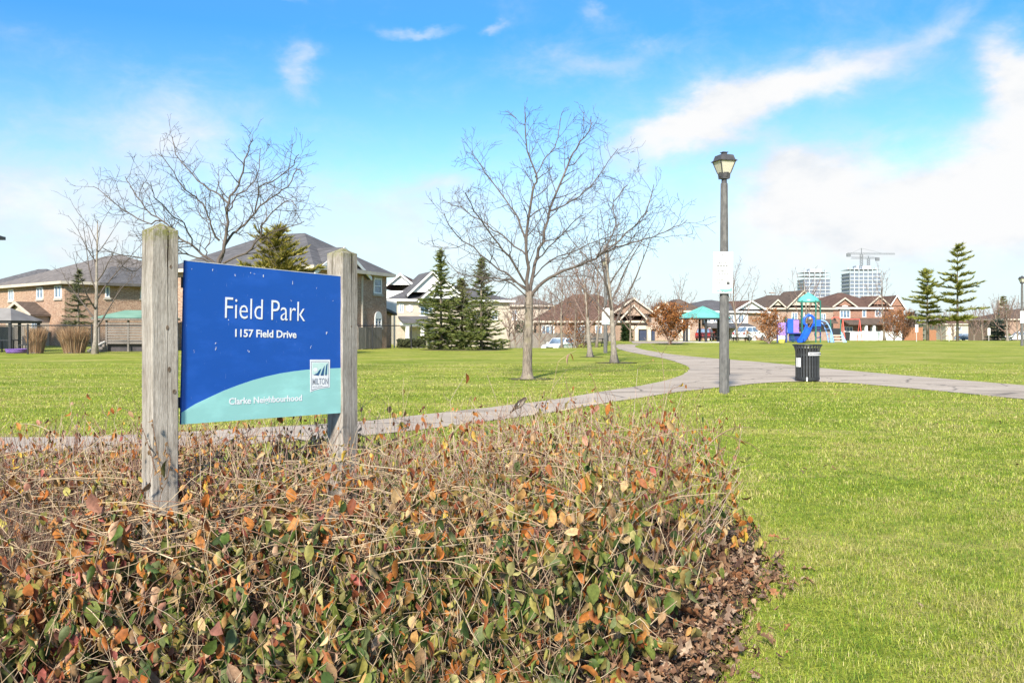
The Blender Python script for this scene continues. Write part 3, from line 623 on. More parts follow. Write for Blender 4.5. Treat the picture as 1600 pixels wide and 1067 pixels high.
traced_tree('spreading bare tree whose crown rises behind the blue park sign', (338, 592), 25.6,
    [(338, 592), (338, 540), (339, 470), (340, 412)], .16, [
    ([(340, 416), (350, 380), (357, 348), (357, 316), (371, 290), (381, 258), (388, 236), (396, 214)], .08, -.5),
    ([(357, 318), (339, 302), (318, 290), (292, 264), (276, 240), (268, 214)], .04, 1.6),
    ([(342, 412), (358, 370), (376, 356), (397, 332), (423, 308), (450, 292), (463, 266), (476, 274)], .06, .8),
    ([(398, 331), (407, 293), (434, 280), (457, 258), (467, 240)], .03, -1.6),
    ([(343, 376), (331, 358), (326, 338), (313, 312), (295, 300), (279, 284), (266, 260), (246, 240)], .042, -1.3),
    ([(337, 414), (308, 390), (287, 377), (262, 352), (238, 335), (214, 306), (200, 286), (194, 276)], .05, .9),
    ([(300, 384), (287, 350), (264, 332), (244, 310), (234, 285)], .03, -2.0),
    ([(250, 345), (225, 346), (192, 327), (166, 306), (148, 292)], .03, 1.6),
    ([(344, 415), (384, 395), (406, 372), (408, 353), (424, 335), (455, 311), (462, 330)], .05, -1.2),
    ([(405, 372), (428, 362), (448, 354), (476, 347)], .026, -1.8),
    ([(330, 412), (290, 396), (240, 402), (190, 398), (160, 388)], .034, -1.5),
    ([(286, 378), (250, 382), (215, 420), (190, 416)], .024, -2.2),
    ([(357, 330), (366, 310), (392, 292), (404, 262), (408, 232)], .03, 1.7),
    ([(323, 404), (322, 388), (330, 360), (312, 330), (308, 300)], .026, 2.0)], spec_left, 9, bark, twig_dark)

def auto_tree(label, px, D, ytop, width_px, seed, mt=bark, mbr=twig_dark, name='bare_tree', group='bare park trees', fork=.3, nl=9, up=.05, rt=None, dens=1., leaf=None, ang=(28, 58), lean=0.):
    r = random.Random(seed); o = at(px, D); H = EYE+(PY-ytop)/F*D-o.z; W = width_px/F*D/2; rt = rt or H*.0145
    t = thing(name, label, 'tree', o, 0, group); mb = MB()
    tp = wander(r, Vector((0, 0, -.1)), Vector((lean, 0, 1)).normalized(), H*.8, 9, .035, .06); tr = [rt*(1.8 if i == 0 else 1)*(1-.82*i/9) for i in range(10)]
    mb.tube(tp, tr, 8); part('trunk', mb, mt, t, True)
    k = max(1., D/30); spec = dict(dens=[2.1*dens/k**.35, 2.6*dens/k**.5], t0=.2, len=[H*.13, H*.055], rad=[.014*k**.4, .007*k**.6], rmin=.0055*k**.75, ang=ang, jit=.17, up=.06)
    mb = MB(); lp = []
    for i in range(nl):
        f = fork+(1-fork)*(i/nl)**1.0; z = f*.97*9; j = min(8, int(z)); p = tp[j].lerp(tp[j+1], z-j); a = i*2.4+r.uniform(-.4, .4)
        el = R(r.uniform(28, 52)+20*f); d = Vector((math.cos(a)*math.cos(el), math.sin(a)*math.cos(el), math.sin(el)))
        L = min(W*1.35*(1.15-.6*f)*r.uniform(.8, 1.15)/max(.4, math.cos(el)), (H-p.z)*1.25)
        q = wander(r, p, d, L, 6, .10, up); rr = radii(7, tr[j]*.55, spec['rmin']); mb.tube(q, rr, 5, cap=False); twigs(mb, r, q, rr, 0, spec); lp.append(q)
    q = tp[6:]; rr = tr[6:]; twigs(mb, r, q, rr, 0, spec)
    part('crown', mb, mbr, t, True)
    if leaf:
        mat_, cols, n, sz = leaf; V = []; T = []; Cc = []; vs = np.array(mb.v)
        for i in range(n):
            p = Vector(vs[r.randrange(len(vs))]) + Vector((r.gauss(0, .13), r.gauss(0, .13), r.gauss(-.03, .13))); s = sz*r.uniform(.6, 1.4); u = Vector((r.gauss(0, 1), r.gauss(0, 1), r.gauss(-.3, 1))).normalized(); v = u.orthogonal().normalized()
            v = (v*math.cos(r.random()*6)+u.cross(v)*math.sin(r.random()*6)).normalized(); b = len(V)
            V += [p, p+u*s*.5+v*s*.32, p+u*s, p+u*s*.5-v*s*.32]; T += [(b, b+1, b+2), (b, b+2, b+3)]; c = r.choice(cols); q_ = r.uniform(.8, 1.2); Cc += [tuple(x*q_ for x in c)]*4
        link('leaves', np_mesh('leaves', V, T, mat_, Cc), t)
    return t
leafm = M_attr('dry_tree_leaf', .7, .25)
ORANGE = [(.30, .115, .03), (.24, .085, .025), (.36, .16, .05), (.20, .08, .03)]
auto_tree('slim bare tree with a pale trunk in front of the black wire fence at left', 148, 49, 288, 120, 21, bark_pale, twig_dark, nl=11, fork=.2, rt=.13, dens=.9)
auto_tree('small bare tree by the path just right of the middle distance lamp', 960, 37, 330, 165, 33, bark_pale, twig_dark, nl=9, fork=.30, rt=.135, dens=1.15)
auto_tree('bare tree with a straight pale trunk left of the far lamp', 922, 44, 395, 120, 34, bark_pale, twig_red, nl=10, fork=.38, rt=.13, leaf=(leafm, ORANGE, 160, .06))
for i, (px, D, yt, wd, lab) in enumerate([
    (878, 66, 410, 80, 'thin bare tree beside the white car with a few rusty leaves'), (897, 74, 420, 80, 'thin bare tree just right of the white car'),
    (843, 80, 452, 60, 'small bare tree in front of the wooden fence, right of the large tree'), (806, 78, 462, 50, 'small bare tree at the left end of the wooden fence'),
    (796, 70, 462, 36, 'slender bare tree right of the spruces'), (932, 70, 380, 90, 'tall thin bare tree behind the far lamp, its top above the roofs'), (862, 88, 440, 80, 'thin rusty twigged tree behind the white car'), (913, 86, 432, 84, 'thin rusty twigged tree behind the rusty leaved low tree'), (948, 90, 446, 80, 'thin rusty twigged tree directly behind the middle distance lamp'), (985, 88, 452, 70, 'thin rusty twigged tree at the head of the path'), (826, 92, 458, 60, 'thin rusty twigged tree against the board fence behind the large tree trunk')]):
    auto_tree(lab, px, D, yt, wd, 50+i, bark, twig_red, nl=14, fork=.24, dens=1.9, rt=.10, leaf=(leafm, ORANGE, 170 if i in (0, 1, 5) else 90 if i > 5 else 20, .09))
for i, (px, D, yt, wd, lab) in enumerate([
    (1070, 122, 432, 46, 'bare tree with upright branches behind the brown hip roof'), (1152, 108, 412, 80, 'tall bare tree rising behind the notice on the near lamp post'),
    (1260, 100, 420, 76, 'sparse bare tree in front of the left apartment tower'), (1382, 112, 418, 46, 'thin bare sapling in front of the red brick house'),
    (1207, 150, 446, 40, 'bare tree far behind between the grey and the tan roofs'), (1218, 158, 450, 36, 'bare tree far behind beside the tan roof'),
    (1012, 128, 462, 50, 'bare tree behind the brown house at the end of the path'), (1574, 96, 470, 62, 'round pale trunked bare tree left of the right edge lamp'),
    (1522, 150, 488, 60, 'bare tree behind the parked dark car'), (1556, 140, 470, 50, 'bare tree behind the far conifer'), (1471, 140, 492, 50, 'bare tree behind the pines'),
    (1590, 130, 478, 56, 'bare tree at the right edge behind the lamp'), (1536, 118, 482, 60, 'twiggy low tree just left of the far pointed conifer'), (1562, 108, 478, 66, 'wide twiggy tree in front of the far pointed conifer'), (1604, 112, 476, 70, 'wide twiggy tree cut by the right edge of the photo'), (1455, 150, 496, 44, 'small bare tree behind the short cedar fence'), (1490, 146, 494, 54, 'bare tree far behind the taller pine'), (1425, 120, 492, 34, 'young bare tree by the red fence'), (1028, 140, 468, 40, 'bare tree behind the gable left of the orange shrub')]):
    auto_tree(lab, px, D, yt, wd, 80+i, bark_pale if px == 1574 else bark, twig_red, nl=12, fork=.2, dens=1.35 if px != 1260 else .8, group='bare trees among the far houses', up=.16, rt=.14)
for i, (px, D, yt, wd, n, lab) in enumerate([
    (1046, 74, 478, 52, 6000, 'round rusty leaved shrub like tree left of the teal shelter'), (1201, 78, 488, 40, 2600, 'narrow orange leaved young tree left of the playground'),
    (1397, 104, 484, 34, 2200, 'orange leaved young tree in front of the red brick house porch'), (1411, 106, 486, 32, 2000, 'orange leaved young tree nearer the red fence'),
    (900, 78, 496, 50, 1200, 'low tree with rusty leaves beside the white car')]):
    auto_tree(lab, px, D, yt, wd, 120+i, bark, twig_red, name='young_tree', group='young trees holding orange leaves', nl=26, fork=.06, up=.04, rt=.07, ang=(30, 80), leaf=(leafm, ORANGE, n, .13), dens=1.6)

# ---- evergreens
needle = M_attr('evergreen_needles', .65, .12, .2, .3, 30)
def conifer(label, px, D, ytop, width_px, seed, cols, low=.12, gap=.24, dens=1., droop=.25, name='spruce_tree', group='spruces', rag=.25, tuft=.0, pw=.85, flat=1., topthin=0., trunk_r=.10, wide=1.):
    r = np.random.default_rng(seed); pr = random.Random(seed); o = at(px, D); H = EYE+(PY-ytop)/F*D-o.z; W = width_px/F*D/2
    t = thing(name, label, 'tree', o, 0, group); part('trunk', MB().tube([(0, 0, -.1), (0, 0, H*.5), (0, 0, H*.96)], [trunk_r*1.2, trunk_r*.7, .015], 8), bark, t, True)
    V = []; T = []; Cc = []; wood = MB(); z = H*low
    while z < H*.985:
        f = (z/H-low)/(1-low); Rz = W*(1-f)**pw*pr.uniform(1-rag, 1+rag*.4)+.06; nb = max(4, int((5+7*(1-f))*dens*(1-topthin*f)))
        for k in range(nb):
            a = pr.uniform(0, 6.283); L = Rz*pr.uniform(1-rag*1.6, 1.08); d = Vector((math.cos(a), math.sin(a), 0)); n = max(2, int(L/.2))
            lift = pr.uniform(-.05, .1)+.35*f; pts = [Vector((0, 0, z+pr.uniform(-.08, .08)))+d*(L*i/n)+Vector((0, 0, L*(lift*(i/n)-droop*(i/n)*(1-.55*i/n)))) for i in range(n+1)]
            wood.tube(pts, radii(n+1, .012+.012*(1-f), .004), 3, cap=False)
            for i in range(0 if L < .6 else 1, n+1):
                p = pts[i]; tang = (pts[min(i+1, n)]-pts[max(i-1, 0)]).normalized(); side = tang.cross(Vector((0, 0, 1))).normalized(); edge = i/n
                for q in range(int(7+8*dens)):
                    sg = pr.choice((-1, 1)); sp = (tang*pr.uniform(.35, 1.)+side*sg*pr.uniform(.1, 1.)+Vector((0, 0, pr.uniform(-.35, .3)*flat+tuft))).normalized(); l = pr.uniform(.18, .40)*(1-.25*edge)*wide
                    pp = p+tang*pr.uniform(-.12, .12); wv = sp.orthogonal().normalized(); an = pr.random()*6; wv = (wv*math.cos(an)+sp.cross(wv)*math.sin(an))*pr.uniform(.014, .040)*wide; b = len(V)
                    V += [pp-wv, pp+wv, pp+sp*l]; T.append((b, b+1, b+2)); c = cols[min(len(cols)-1, int(pr.random()*len(cols)))]; g = pr.uniform(.75, 1.25); Cc += [(c[0]*g, c[1]*g, c[2]*g)]*3
        z += gap*pr.uniform(.75, 1.25)*(1.1-.4*f)
    part('branches', wood, twig_dark, t); link('foliage', np_mesh('foliage', V, T, needle, Cc), t); return t
SPR = [(.10, .135, .034), (.135, .165, .038), (.175, .20, .05), (.07, .095, .03), (.20, .21, .065)]
TOP = [(.16, .12, .05), (.12, .11, .045), (.09, .10, .04)]
conifer('leftmost of three spruces in a clump, with a thin bare topped leader', 689, 58, 388, 108, 1, SPR, low=.04, gap=.27, dens=1.15, pw=1.0, topthin=.35, rag=.3)
conifer('middle and lowest of three spruces, with a browned top', 722, 60, 436, 92, 2, SPR+TOP, low=.04, gap=.26, dens=1.1, pw=.9, rag=.25)
conifer('rightmost of three spruces in a clump, taller than the middle one', 752, 57.5, 402, 100, 3, SPR, low=.04, gap=.26, dens=1.15, pw=1.0, topthin=.3, rag=.3)
PINE = [(.18, .195, .032), (.235, .24, .045), (.125, .145, .03), (.29, .28, .06)]
conifer('shorter bushy pine left of the taller pine on the right lawn', 1449, 98, 421, 74, 4, PINE, low=.24, gap=.50, dens=.85, droop=-.08, name='pine_tree', group='pines on the far right lawn', tuft=.25, pw=.55, flat=1.1, rag=.5, trunk_r=.13, wide=1.9)
conifer('taller open pine with layered branches on the right lawn', 1496, 92, 384, 104, 5, PINE, low=.22, gap=.72, dens=.78, droop=-.10, name='pine_tree', group='pines on the far right lawn', tuft=.3, pw=.5, flat=.95, rag=.6, trunk_r=.12, wide=1.9)
conifer('yellow green cedar rising behind the park sign near its right post', 432, 44, 352, 185, 6, [(.24, .22, .035), (.30, .26, .05), (.18, .17, .035), (.34, .28, .08)], low=.05, gap=.28, dens=1.3, droop=-.2, wide=1.3, name='cedar_tree', group='evergreens near the houses', tuft=.45, pw=.6, flat=.6, rag=.45)
conifer('dark conifer behind the slim bare tree at left', 122, 58, 424, 66, 7, [(.10, .11, .045), (.075, .09, .04), (.13, .125, .06)], low=.1, gap=.36, dens=.8, name='conifer', group='evergreens near the houses', pw=.75, rag=.4)
conifer('narrow dark conifer with a pointed top near the right edge', 1568, 152, 462, 40, 8, SPR, low=.05, gap=.5, dens=.8, name='conifer', group='evergreens near the houses', wide=1.8)
conifer('low dark blue green conifer beside the round bare tree at right', 1560, 100, 500, 44, 9, [(.03, .045, .035), (.045, .06, .045)], low=.03, gap=.3, dens=1., name='conifer', group='evergreens near the houses', pw=.5, wide=1.4)
conifer('dark green conifer between the orange trees and the bushy pine', 1425, 125, 488, 40, 10, [(.03, .05, .03), (.05, .075, .04)], low=.03, gap=.4, dens=1., name='conifer', group='evergreens near the houses', pw=.5, wide=1.6)
conifer('left of two dark columnar cedars at the gabled house front', 976, 92, 509, 9, 11, [(.03, .06, .02), (.045, .08, .025)], low=.02, gap=.2, dens=1.2, name='columnar_cedar', group='columnar cedars', pw=.35, droop=-.9)
conifer('right of two columnar cedars at the gabled house front', 982.5, 92, 511, 8, 12, [(.05, .08, .02), (.07, .10, .03)], low=.02, gap=.2, dens=1.2, name='columnar_cedar', group='columnar cedars', pw=.35, droop=-.9)

# ---- clipped hedge, ornamental grass, far trees
def leafy_bush(label, x0, x1, D, ytop, seed, cols, n, dep=1.2, name='hedge', sz=.12, cat='hedge'):
    r = random.Random(seed); a, b = at(x0, D), at(x1, D); H = EYE+(PY-ytop)/F*D-a.z; t = thing(name, label, cat, (a+b)/2); W = (b-a).length/2; V = []; T = []; Cc = []
    for i in range(n):
        p = Vector((r.uniform(-W, W), r.uniform(-dep/2, dep/2), H*(1-.25*r.random()**2)*(r.random()**.6))); u = Vector((r.gauss(0, 1), r.gauss(0, 1), r.gauss(0, 1))).normalized(); v = u.orthogonal(); s = sz*r.uniform(.6, 1.4); k = len(V)
        V += [p, p+u*s*.5+v*s*.4, p+u*s, p+u*s*.5-v*s*.4]; T += [(k, k+1, k+2), (k, k+2, k+3)]; c = r.choice(cols); g = r.uniform(.7, 1.25); Cc += [tuple(q*g for q in c)]*4
    link('foliage', np_mesh('foliage', V, T, needle, Cc), t); m = MB()
    for i in range(7): x = -W+2*W*(i+.5)/7; m.tube([(x, 0, 0), (x+r.uniform(-.2, .2), r.uniform(-.2, .2), H*.7)], [.03, .01], 4)
    part('stems', m, twig_dark, t); return t
leafy_bush('low clipped dark hedge left of the spruces behind the wire fence', 622, 664, 64, 530, 3, [(.05, .06, .025), (.07, .075, .03)], 2600)
leafy_bush('dark green round bush behind the wooden fence right of the spruces', 804, 826, 100, 500, 4, [(.05, .075, .03), (.035, .055, .025)], 1500)
def blade_clump(label, px, D, ytop, wpx, seed, cols, n=1100, group='tan ornamental grass clumps', name='ornamental_grass'):
    r = random.Random(seed); o = at(px, D); H = EYE+(PY-ytop)/F*D-o.z; W = wpx/F*D/2; t = thing(name, label, 'ornamental grass', o, 0, group); V = []; T = []; Cc = []
    for i in range(n):
        a = r.uniform(0, 6.283); q = math.sqrt(r.random()); b = Vector((math.cos(a)*q*W*.55, math.sin(a)*q*W*.5, 0)); h = H*r.uniform(.55, 1.02); out = Vector((math.cos(a), math.sin(a), 0))*q*W*.5*r.uniform(.4, 1.3)
        m = b+out*.4+Vector((0, 0, h*.6)); e = b+out+Vector((r.gauss(0, .05), r.gauss(0, .05), h)); wv = Vector((r.gauss(0, 1), r.gauss(0, 1), 0)).normalized()*r.uniform(.008, .02); k = len(V)
        V += [b-wv, b+wv, m+wv, m-wv, e]; T += [(k, k+1, k+2), (k, k+2, k+3), (k+3, k+2, k+4)]; c = r.choice(cols); g = r.uniform(.7, 1.25); Cc += [tuple(x*g for x in c)]*5
    link('blades', np_mesh('blades', V, T, leafm, Cc), t)
    part('crown_base', MB().lathe([(W*.55, -.05), (W*.5, .12), (W*.2, .2)], 8), twig_dark, t)
TAN = [(.34, .21, .11), (.42, .27, .15), (.28, .16, .08), (.46, .32, .2)]
blade_clump('left and narrower clump of tan ornamental grass at the wire fence', 57, 50, 508, 36, 1, TAN)
blade_clump('right and wider clump of tan ornamental grass at the wire fence', 116, 50.5, 507, 54, 2, TAN, 1900)
# far wood closing the horizon
r = random.Random(77); mb = MB(); cols = [(.15, .115, .10), (.12, .10, .085), (.19, .15, .125), (.10, .085, .07)]
for i in range(420):
    x = -330+i*1.95+r.uniform(-1.5, 1.5); y = 300+r.uniform(-30, 60); H = r.uniform(5, 10.5)*(1.1+.3*math.sin(x*.03)); g = -1.3; mb.col = r.choice(cols); mb.tube([(x, y, g), (x, y, g+H*.35)], [.22, .14], 4, cap=False)
    for k in range(26):
        a = r.uniform(0, 6.28); el = r.uniform(.3, 1.4); L = H*r.uniform(.35, .62); d = Vector((math.cos(a)*math.cos(el), math.sin(a)*math.cos(el), math.sin(el))); p = Vector((x, y, g+H*r.uniform(.12, .42)))
        mb.tube([p, p+d*L*.6+Vector((0, 0, L*.05)), p+d*L+Vector((0, 0, L*.18))], [.10, .075, .03], 3, cap=False)
tag(link('distant_trees', mb.mesh('distant_trees', M_attr('far_twigs', .9, 0, .1, .2, .5))), 'distant line of bare trees closing the horizon', kind='stuff')

# ================================================================== fences, decks and yard things
def wire_fence(label, pts, h_px=None, H=1.55, step=3.05):
    a, b = Vector(pts[0]), Vector(pts[1]); t = thing('wire_fence', label, 'fence', a); d = b-a; L = d.length; d.normalize(); n = round(L/step); m = MB()
    M = Matrix.Translation((0, 0, 0)) @ Matrix.Rotation(math.atan2(d.y, d.x), 4, 'Z')
    post = MB().tube([(0, 0, -.2), (0, 0, H+.03)], .045, 8).lathe([(.055, H+.02), (.05, H+.07), (.0, H+.09)], 8).mesh('post', black_metal)
    for i in range(n+1): link('post', post, t, d*(L*i/n))
    part('top_rail', MB().tube([(0, 0, H), (L, 0, H)], .032, 6).xf(M), black_metal, t)
    s = .13; k = 0.
    while k < L+H:
        for sg in (0, 1):
            x0, x1 = k-H, k
            z0, z1 = (0, H) if sg == 0 else (H, 0)
            if x0 < 0: z0 = z0+(z1-z0)*(-x0/H); x0 = 0
            if x1 > L: z1 = z0+(z1-z0)*((L-x0)/(x1-x0)); x1 = L
            if x1 > x0: m.add([(x0, -.03, z0-.004), (x1, -.03, z1-.004), (x1, -.03, z1+.004), (x0, -.03, z0+.004)], [(0, 1, 2, 3)])
        k += s
    part('mesh', m.xf(M), black_metal, t, kind='stuff')
wire_fence('long black wire mesh fence along the left edge of the lawn', (at(-60, 47.5), at(240, 50)))
wire_fence('black wire mesh fence right of the sign in front of the large brick house', (at(300, 52), at(700, 62)))
wood_grey = M_noise('weathered_boards', (.19, .165, .145), (.30, .27, .24), 5, .9, stretch=(6, 6, .4), fine=.5)
wood_red = M_noise('cedar_boards', (.32, .145, .075), (.40, .20, .11), 5, .9, stretch=(6, 6, .4), fine=.4)
def board_fence(label, a, b, H, mat, bw=.14, name='wooden_fence'):
    a, b = Vector(a), Vector(b); t = thing(name, label, 'fence', a, math.atan2(b.y-a.y, b.x-a.x)); L = (b-a).xy.length; r = random.Random(int(L*10)); n = int(L/bw); m = MB()
    for i in range(n): z = H+r.uniform(-.02, .02); m.box(i*bw+.006, (i+1)*bw-.006, -.012+r.uniform(-.004, .004), .012, .04, z)
    part('boards', m, mat, t, kind='stuff')
    for i in range(int(L/2.4)+1): part('post', MB().box(i*2.4-.05, i*2.4+.05, .03, .13, -.3, H+.08), mat, t)
    for z in (.35, H-.3): part('rail', MB().box(0, L, .014, .05, z, z+.09), mat, t)
board_fence('grey weathered board fence behind the white car', at(796, 91), at(962, 91), 1.85, wood_grey)
board_fence('short grey board fence panel against the large brick house, right of the sign post', at(560, 57.5), at(598, 60.5), 1.45, wood_grey)
board_fence('reddish cedar board fence left of the pines', at(1413, 118), at(1442, 118), 1.75, wood_red)
board_fence('short reddish cedar fence between the two pine trunks', at(1453, 120), at(1464, 120), 1.45, wood_red)
board_fence('pale low picket fence in front of the red brick house', at(1320, 116), at(1410, 116), 1.2, white_trim, .2, 'picket_fence')
board_fence('grey board fence in the yard behind the left gazebo', at(-40, 60), at(46, 60), 1.5, wood_grey)

teal_roof = M_noise('teal_metal_roof', (.11, .36, .31), (.15, .41, .36), .8, .45, spec=.4)
green_roof = M_noise('green_metal_roof', (.14, .26, .18), (.19, .32, .23), 1.2, .5)
slate_roof = M_noise('grey_metal_roof', (.20, .185, .175), (.26, .245, .23), 1., .8, spec=.1)
def hip_lid(mb, x0, x1, y0, y1, z0, z1, k=.0):
    xm, ym = (x0+x1)/2, (y0+y1)/2; dx = (x1-x0)/2*k
    return mb.add([(x0, y0, z0), (x1, y0, z0), (x1, y1, z0), (x0, y1, z0), (xm-dx, ym, z1), (xm+dx, ym, z1)], [(0, 1, 5, 4), (1, 2, 5), (2, 3, 4, 5), (3, 0, 4), (3, 2, 1, 0)])
o = at(-6, 53); t = thing('gazebo', 'dark posted garden gazebo with a grey metal roof at the left edge', 'gazebo', o)
s = 53/F; w2 = 50*s; zt = EYE+(PY-501)*s
part('roof', hip_lid(MB(), -w2, w2, -1.8, 1.8, zt, zt+.75, .45), slate_roof, t); part('roof_beam', MB().box(-w2+.08, w2-.08, -1.7, 1.7, zt-.16, zt-.01), black_metal, t)
for x in (-w2+.25, 14*s, w2-.2):
    for y in (-1.55, 1.55): part('post', MB().box(x-.07, x+.07, y-.07, y+.07, 0, zt-.16), black_metal, t)
for x in (14*s-.45, 14*s+.45): part('brace', MB().bar((14*s, -1.55, zt-.75), (x, -1.55, zt-.15), .05), black_metal, t)
o = at(12, 52); t = thing('garden_table', 'dark garden table with chairs beneath the gazebo at the left edge', 'table', o); part('tabletop', MB().box(-.6, .6, -.4, .4, .68, .73), black_metal, t)
for x in (-.5, .5):
    for y in (-.3, .3): part('leg', MB().box(x-.03, x+.03, y-.03, y+.03, 0, .68), black_metal, t)
for x in (-.85, .95):
    c = thing('garden_chair', 'dark garden chair at the %s side of the gazebo table' % ('left' if x < 0 else 'right'), 'chair', at(12, 52)+Vector((x, 0, 0)), 0, 'garden chairs')
    part('seat', MB().box(-.22, .22, -.22, .22, .4, .45), black_metal, c); part('backrest', MB().box(-.22, .22, .2, .25, .45, .95), black_metal, c)
    for lx in (-.19, .19):
        for ly in (-.19, .19): part('leg', MB().box(lx-.02, lx+.02, ly-.02, ly+.02, 0, .4), black_metal, c)
purple = M_noise('purple_plastic', (.20, .10, .40), (.28, .16, .48), 4, .45)
t = thing('paddling_pool', 'flat purple plastic tub lying on the lawn edge by the gazebo', 'tub', at(27, 50.5)); part('shell', MB().lathe([(.50, 0), (.56, .03), (.60, .16), (.60, .2), (.52, .2), (.46, .05)], 18), purple, t, True); part('rim', MB().lathe([(.60, .2), (.64, .2), (.64, .235), (.57, .235), (.57, .2)], 18, caps=False), purple, t)
# deck with louvred screen and green roof
o = at(153, 53.5); s = 53.5/F; t = thing('garden_pavilion', 'raised garden deck with slatted grey walls and a green roof, beside the left sign post', 'pavilion', o); W = 92*s; zf = EYE+(PY-534)*s; ze = EYE+(PY-497)*s
part('roof', hip_lid(MB(), -.35, W+.3, -.3, 3.2, ze, EYE+(PY-484)*s, .35), green_roof, t); part('eave_board', MB().box(-.3, W+.25, -.25, 3.15, ze-.12, ze-.01), wood_grey, t)
part('deck', MB().box(-.1, W, 0, 3, zf-.12, zf), wood_grey, t)
for x in (.0, 12*s, 46*s, W-.1): part('post', MB().box(x, x+.1, -.03, .07, .0, ze-.12), wood_grey, t)
for x0, x1 in ((12*s+.1, 46*s), (46*s+.1, W-.1)):
    z = zf+.05
    while z < ze-.25:
        part('slat', MB().box(x0, x1, 0, .03, z, z+.105), wood_grey, t); z += .165
part('skirt', MB().box(.35, W-.1, .3, .34, -.1, zf-.13), M_noise('dark_skirt', (.05, .045, .05), (.08, .07, .075), 3, .8), t)
for k in range(3): part('stair', MB().box(-.3+.12*k, .5, -.25-.25*(2-k), -.25*(2-k)-.02, 0, zf*(k+1)/4), wood_grey, t)
part('stringer', MB().bar((12*s, -.1, zf), (-.1, -.85, .1), .07), concrete, t)
# basketball stand
o = at(616, 66); s = 66/F; t = thing('basketball_hoop', 'basketball hoop with a white backboard standing beside the large brick house', 'basketball hoop', o); zt = EYE+(PY-466)*s
part('pole', MB().tube([(0, 0, -.1), (0, 0, zt-.4), (-.25, -.5, zt-.1)], .05, 8), concrete, t); part('backboard', MB().box(-.85, .25, -.56, -.52, EYE+(PY-488)*s, zt+.05), white_trim, t)
z = EYE+(PY-482)*s; part('rim', MB().tube([(-.3+.23*math.cos(a), -.8+.23*math.sin(a), z) for a in np.linspace(0, 6.283, 13)], .012, 4), M_noise('hoop_paint', (.06, .05, .05), (.1, .08, .08), 3), t)
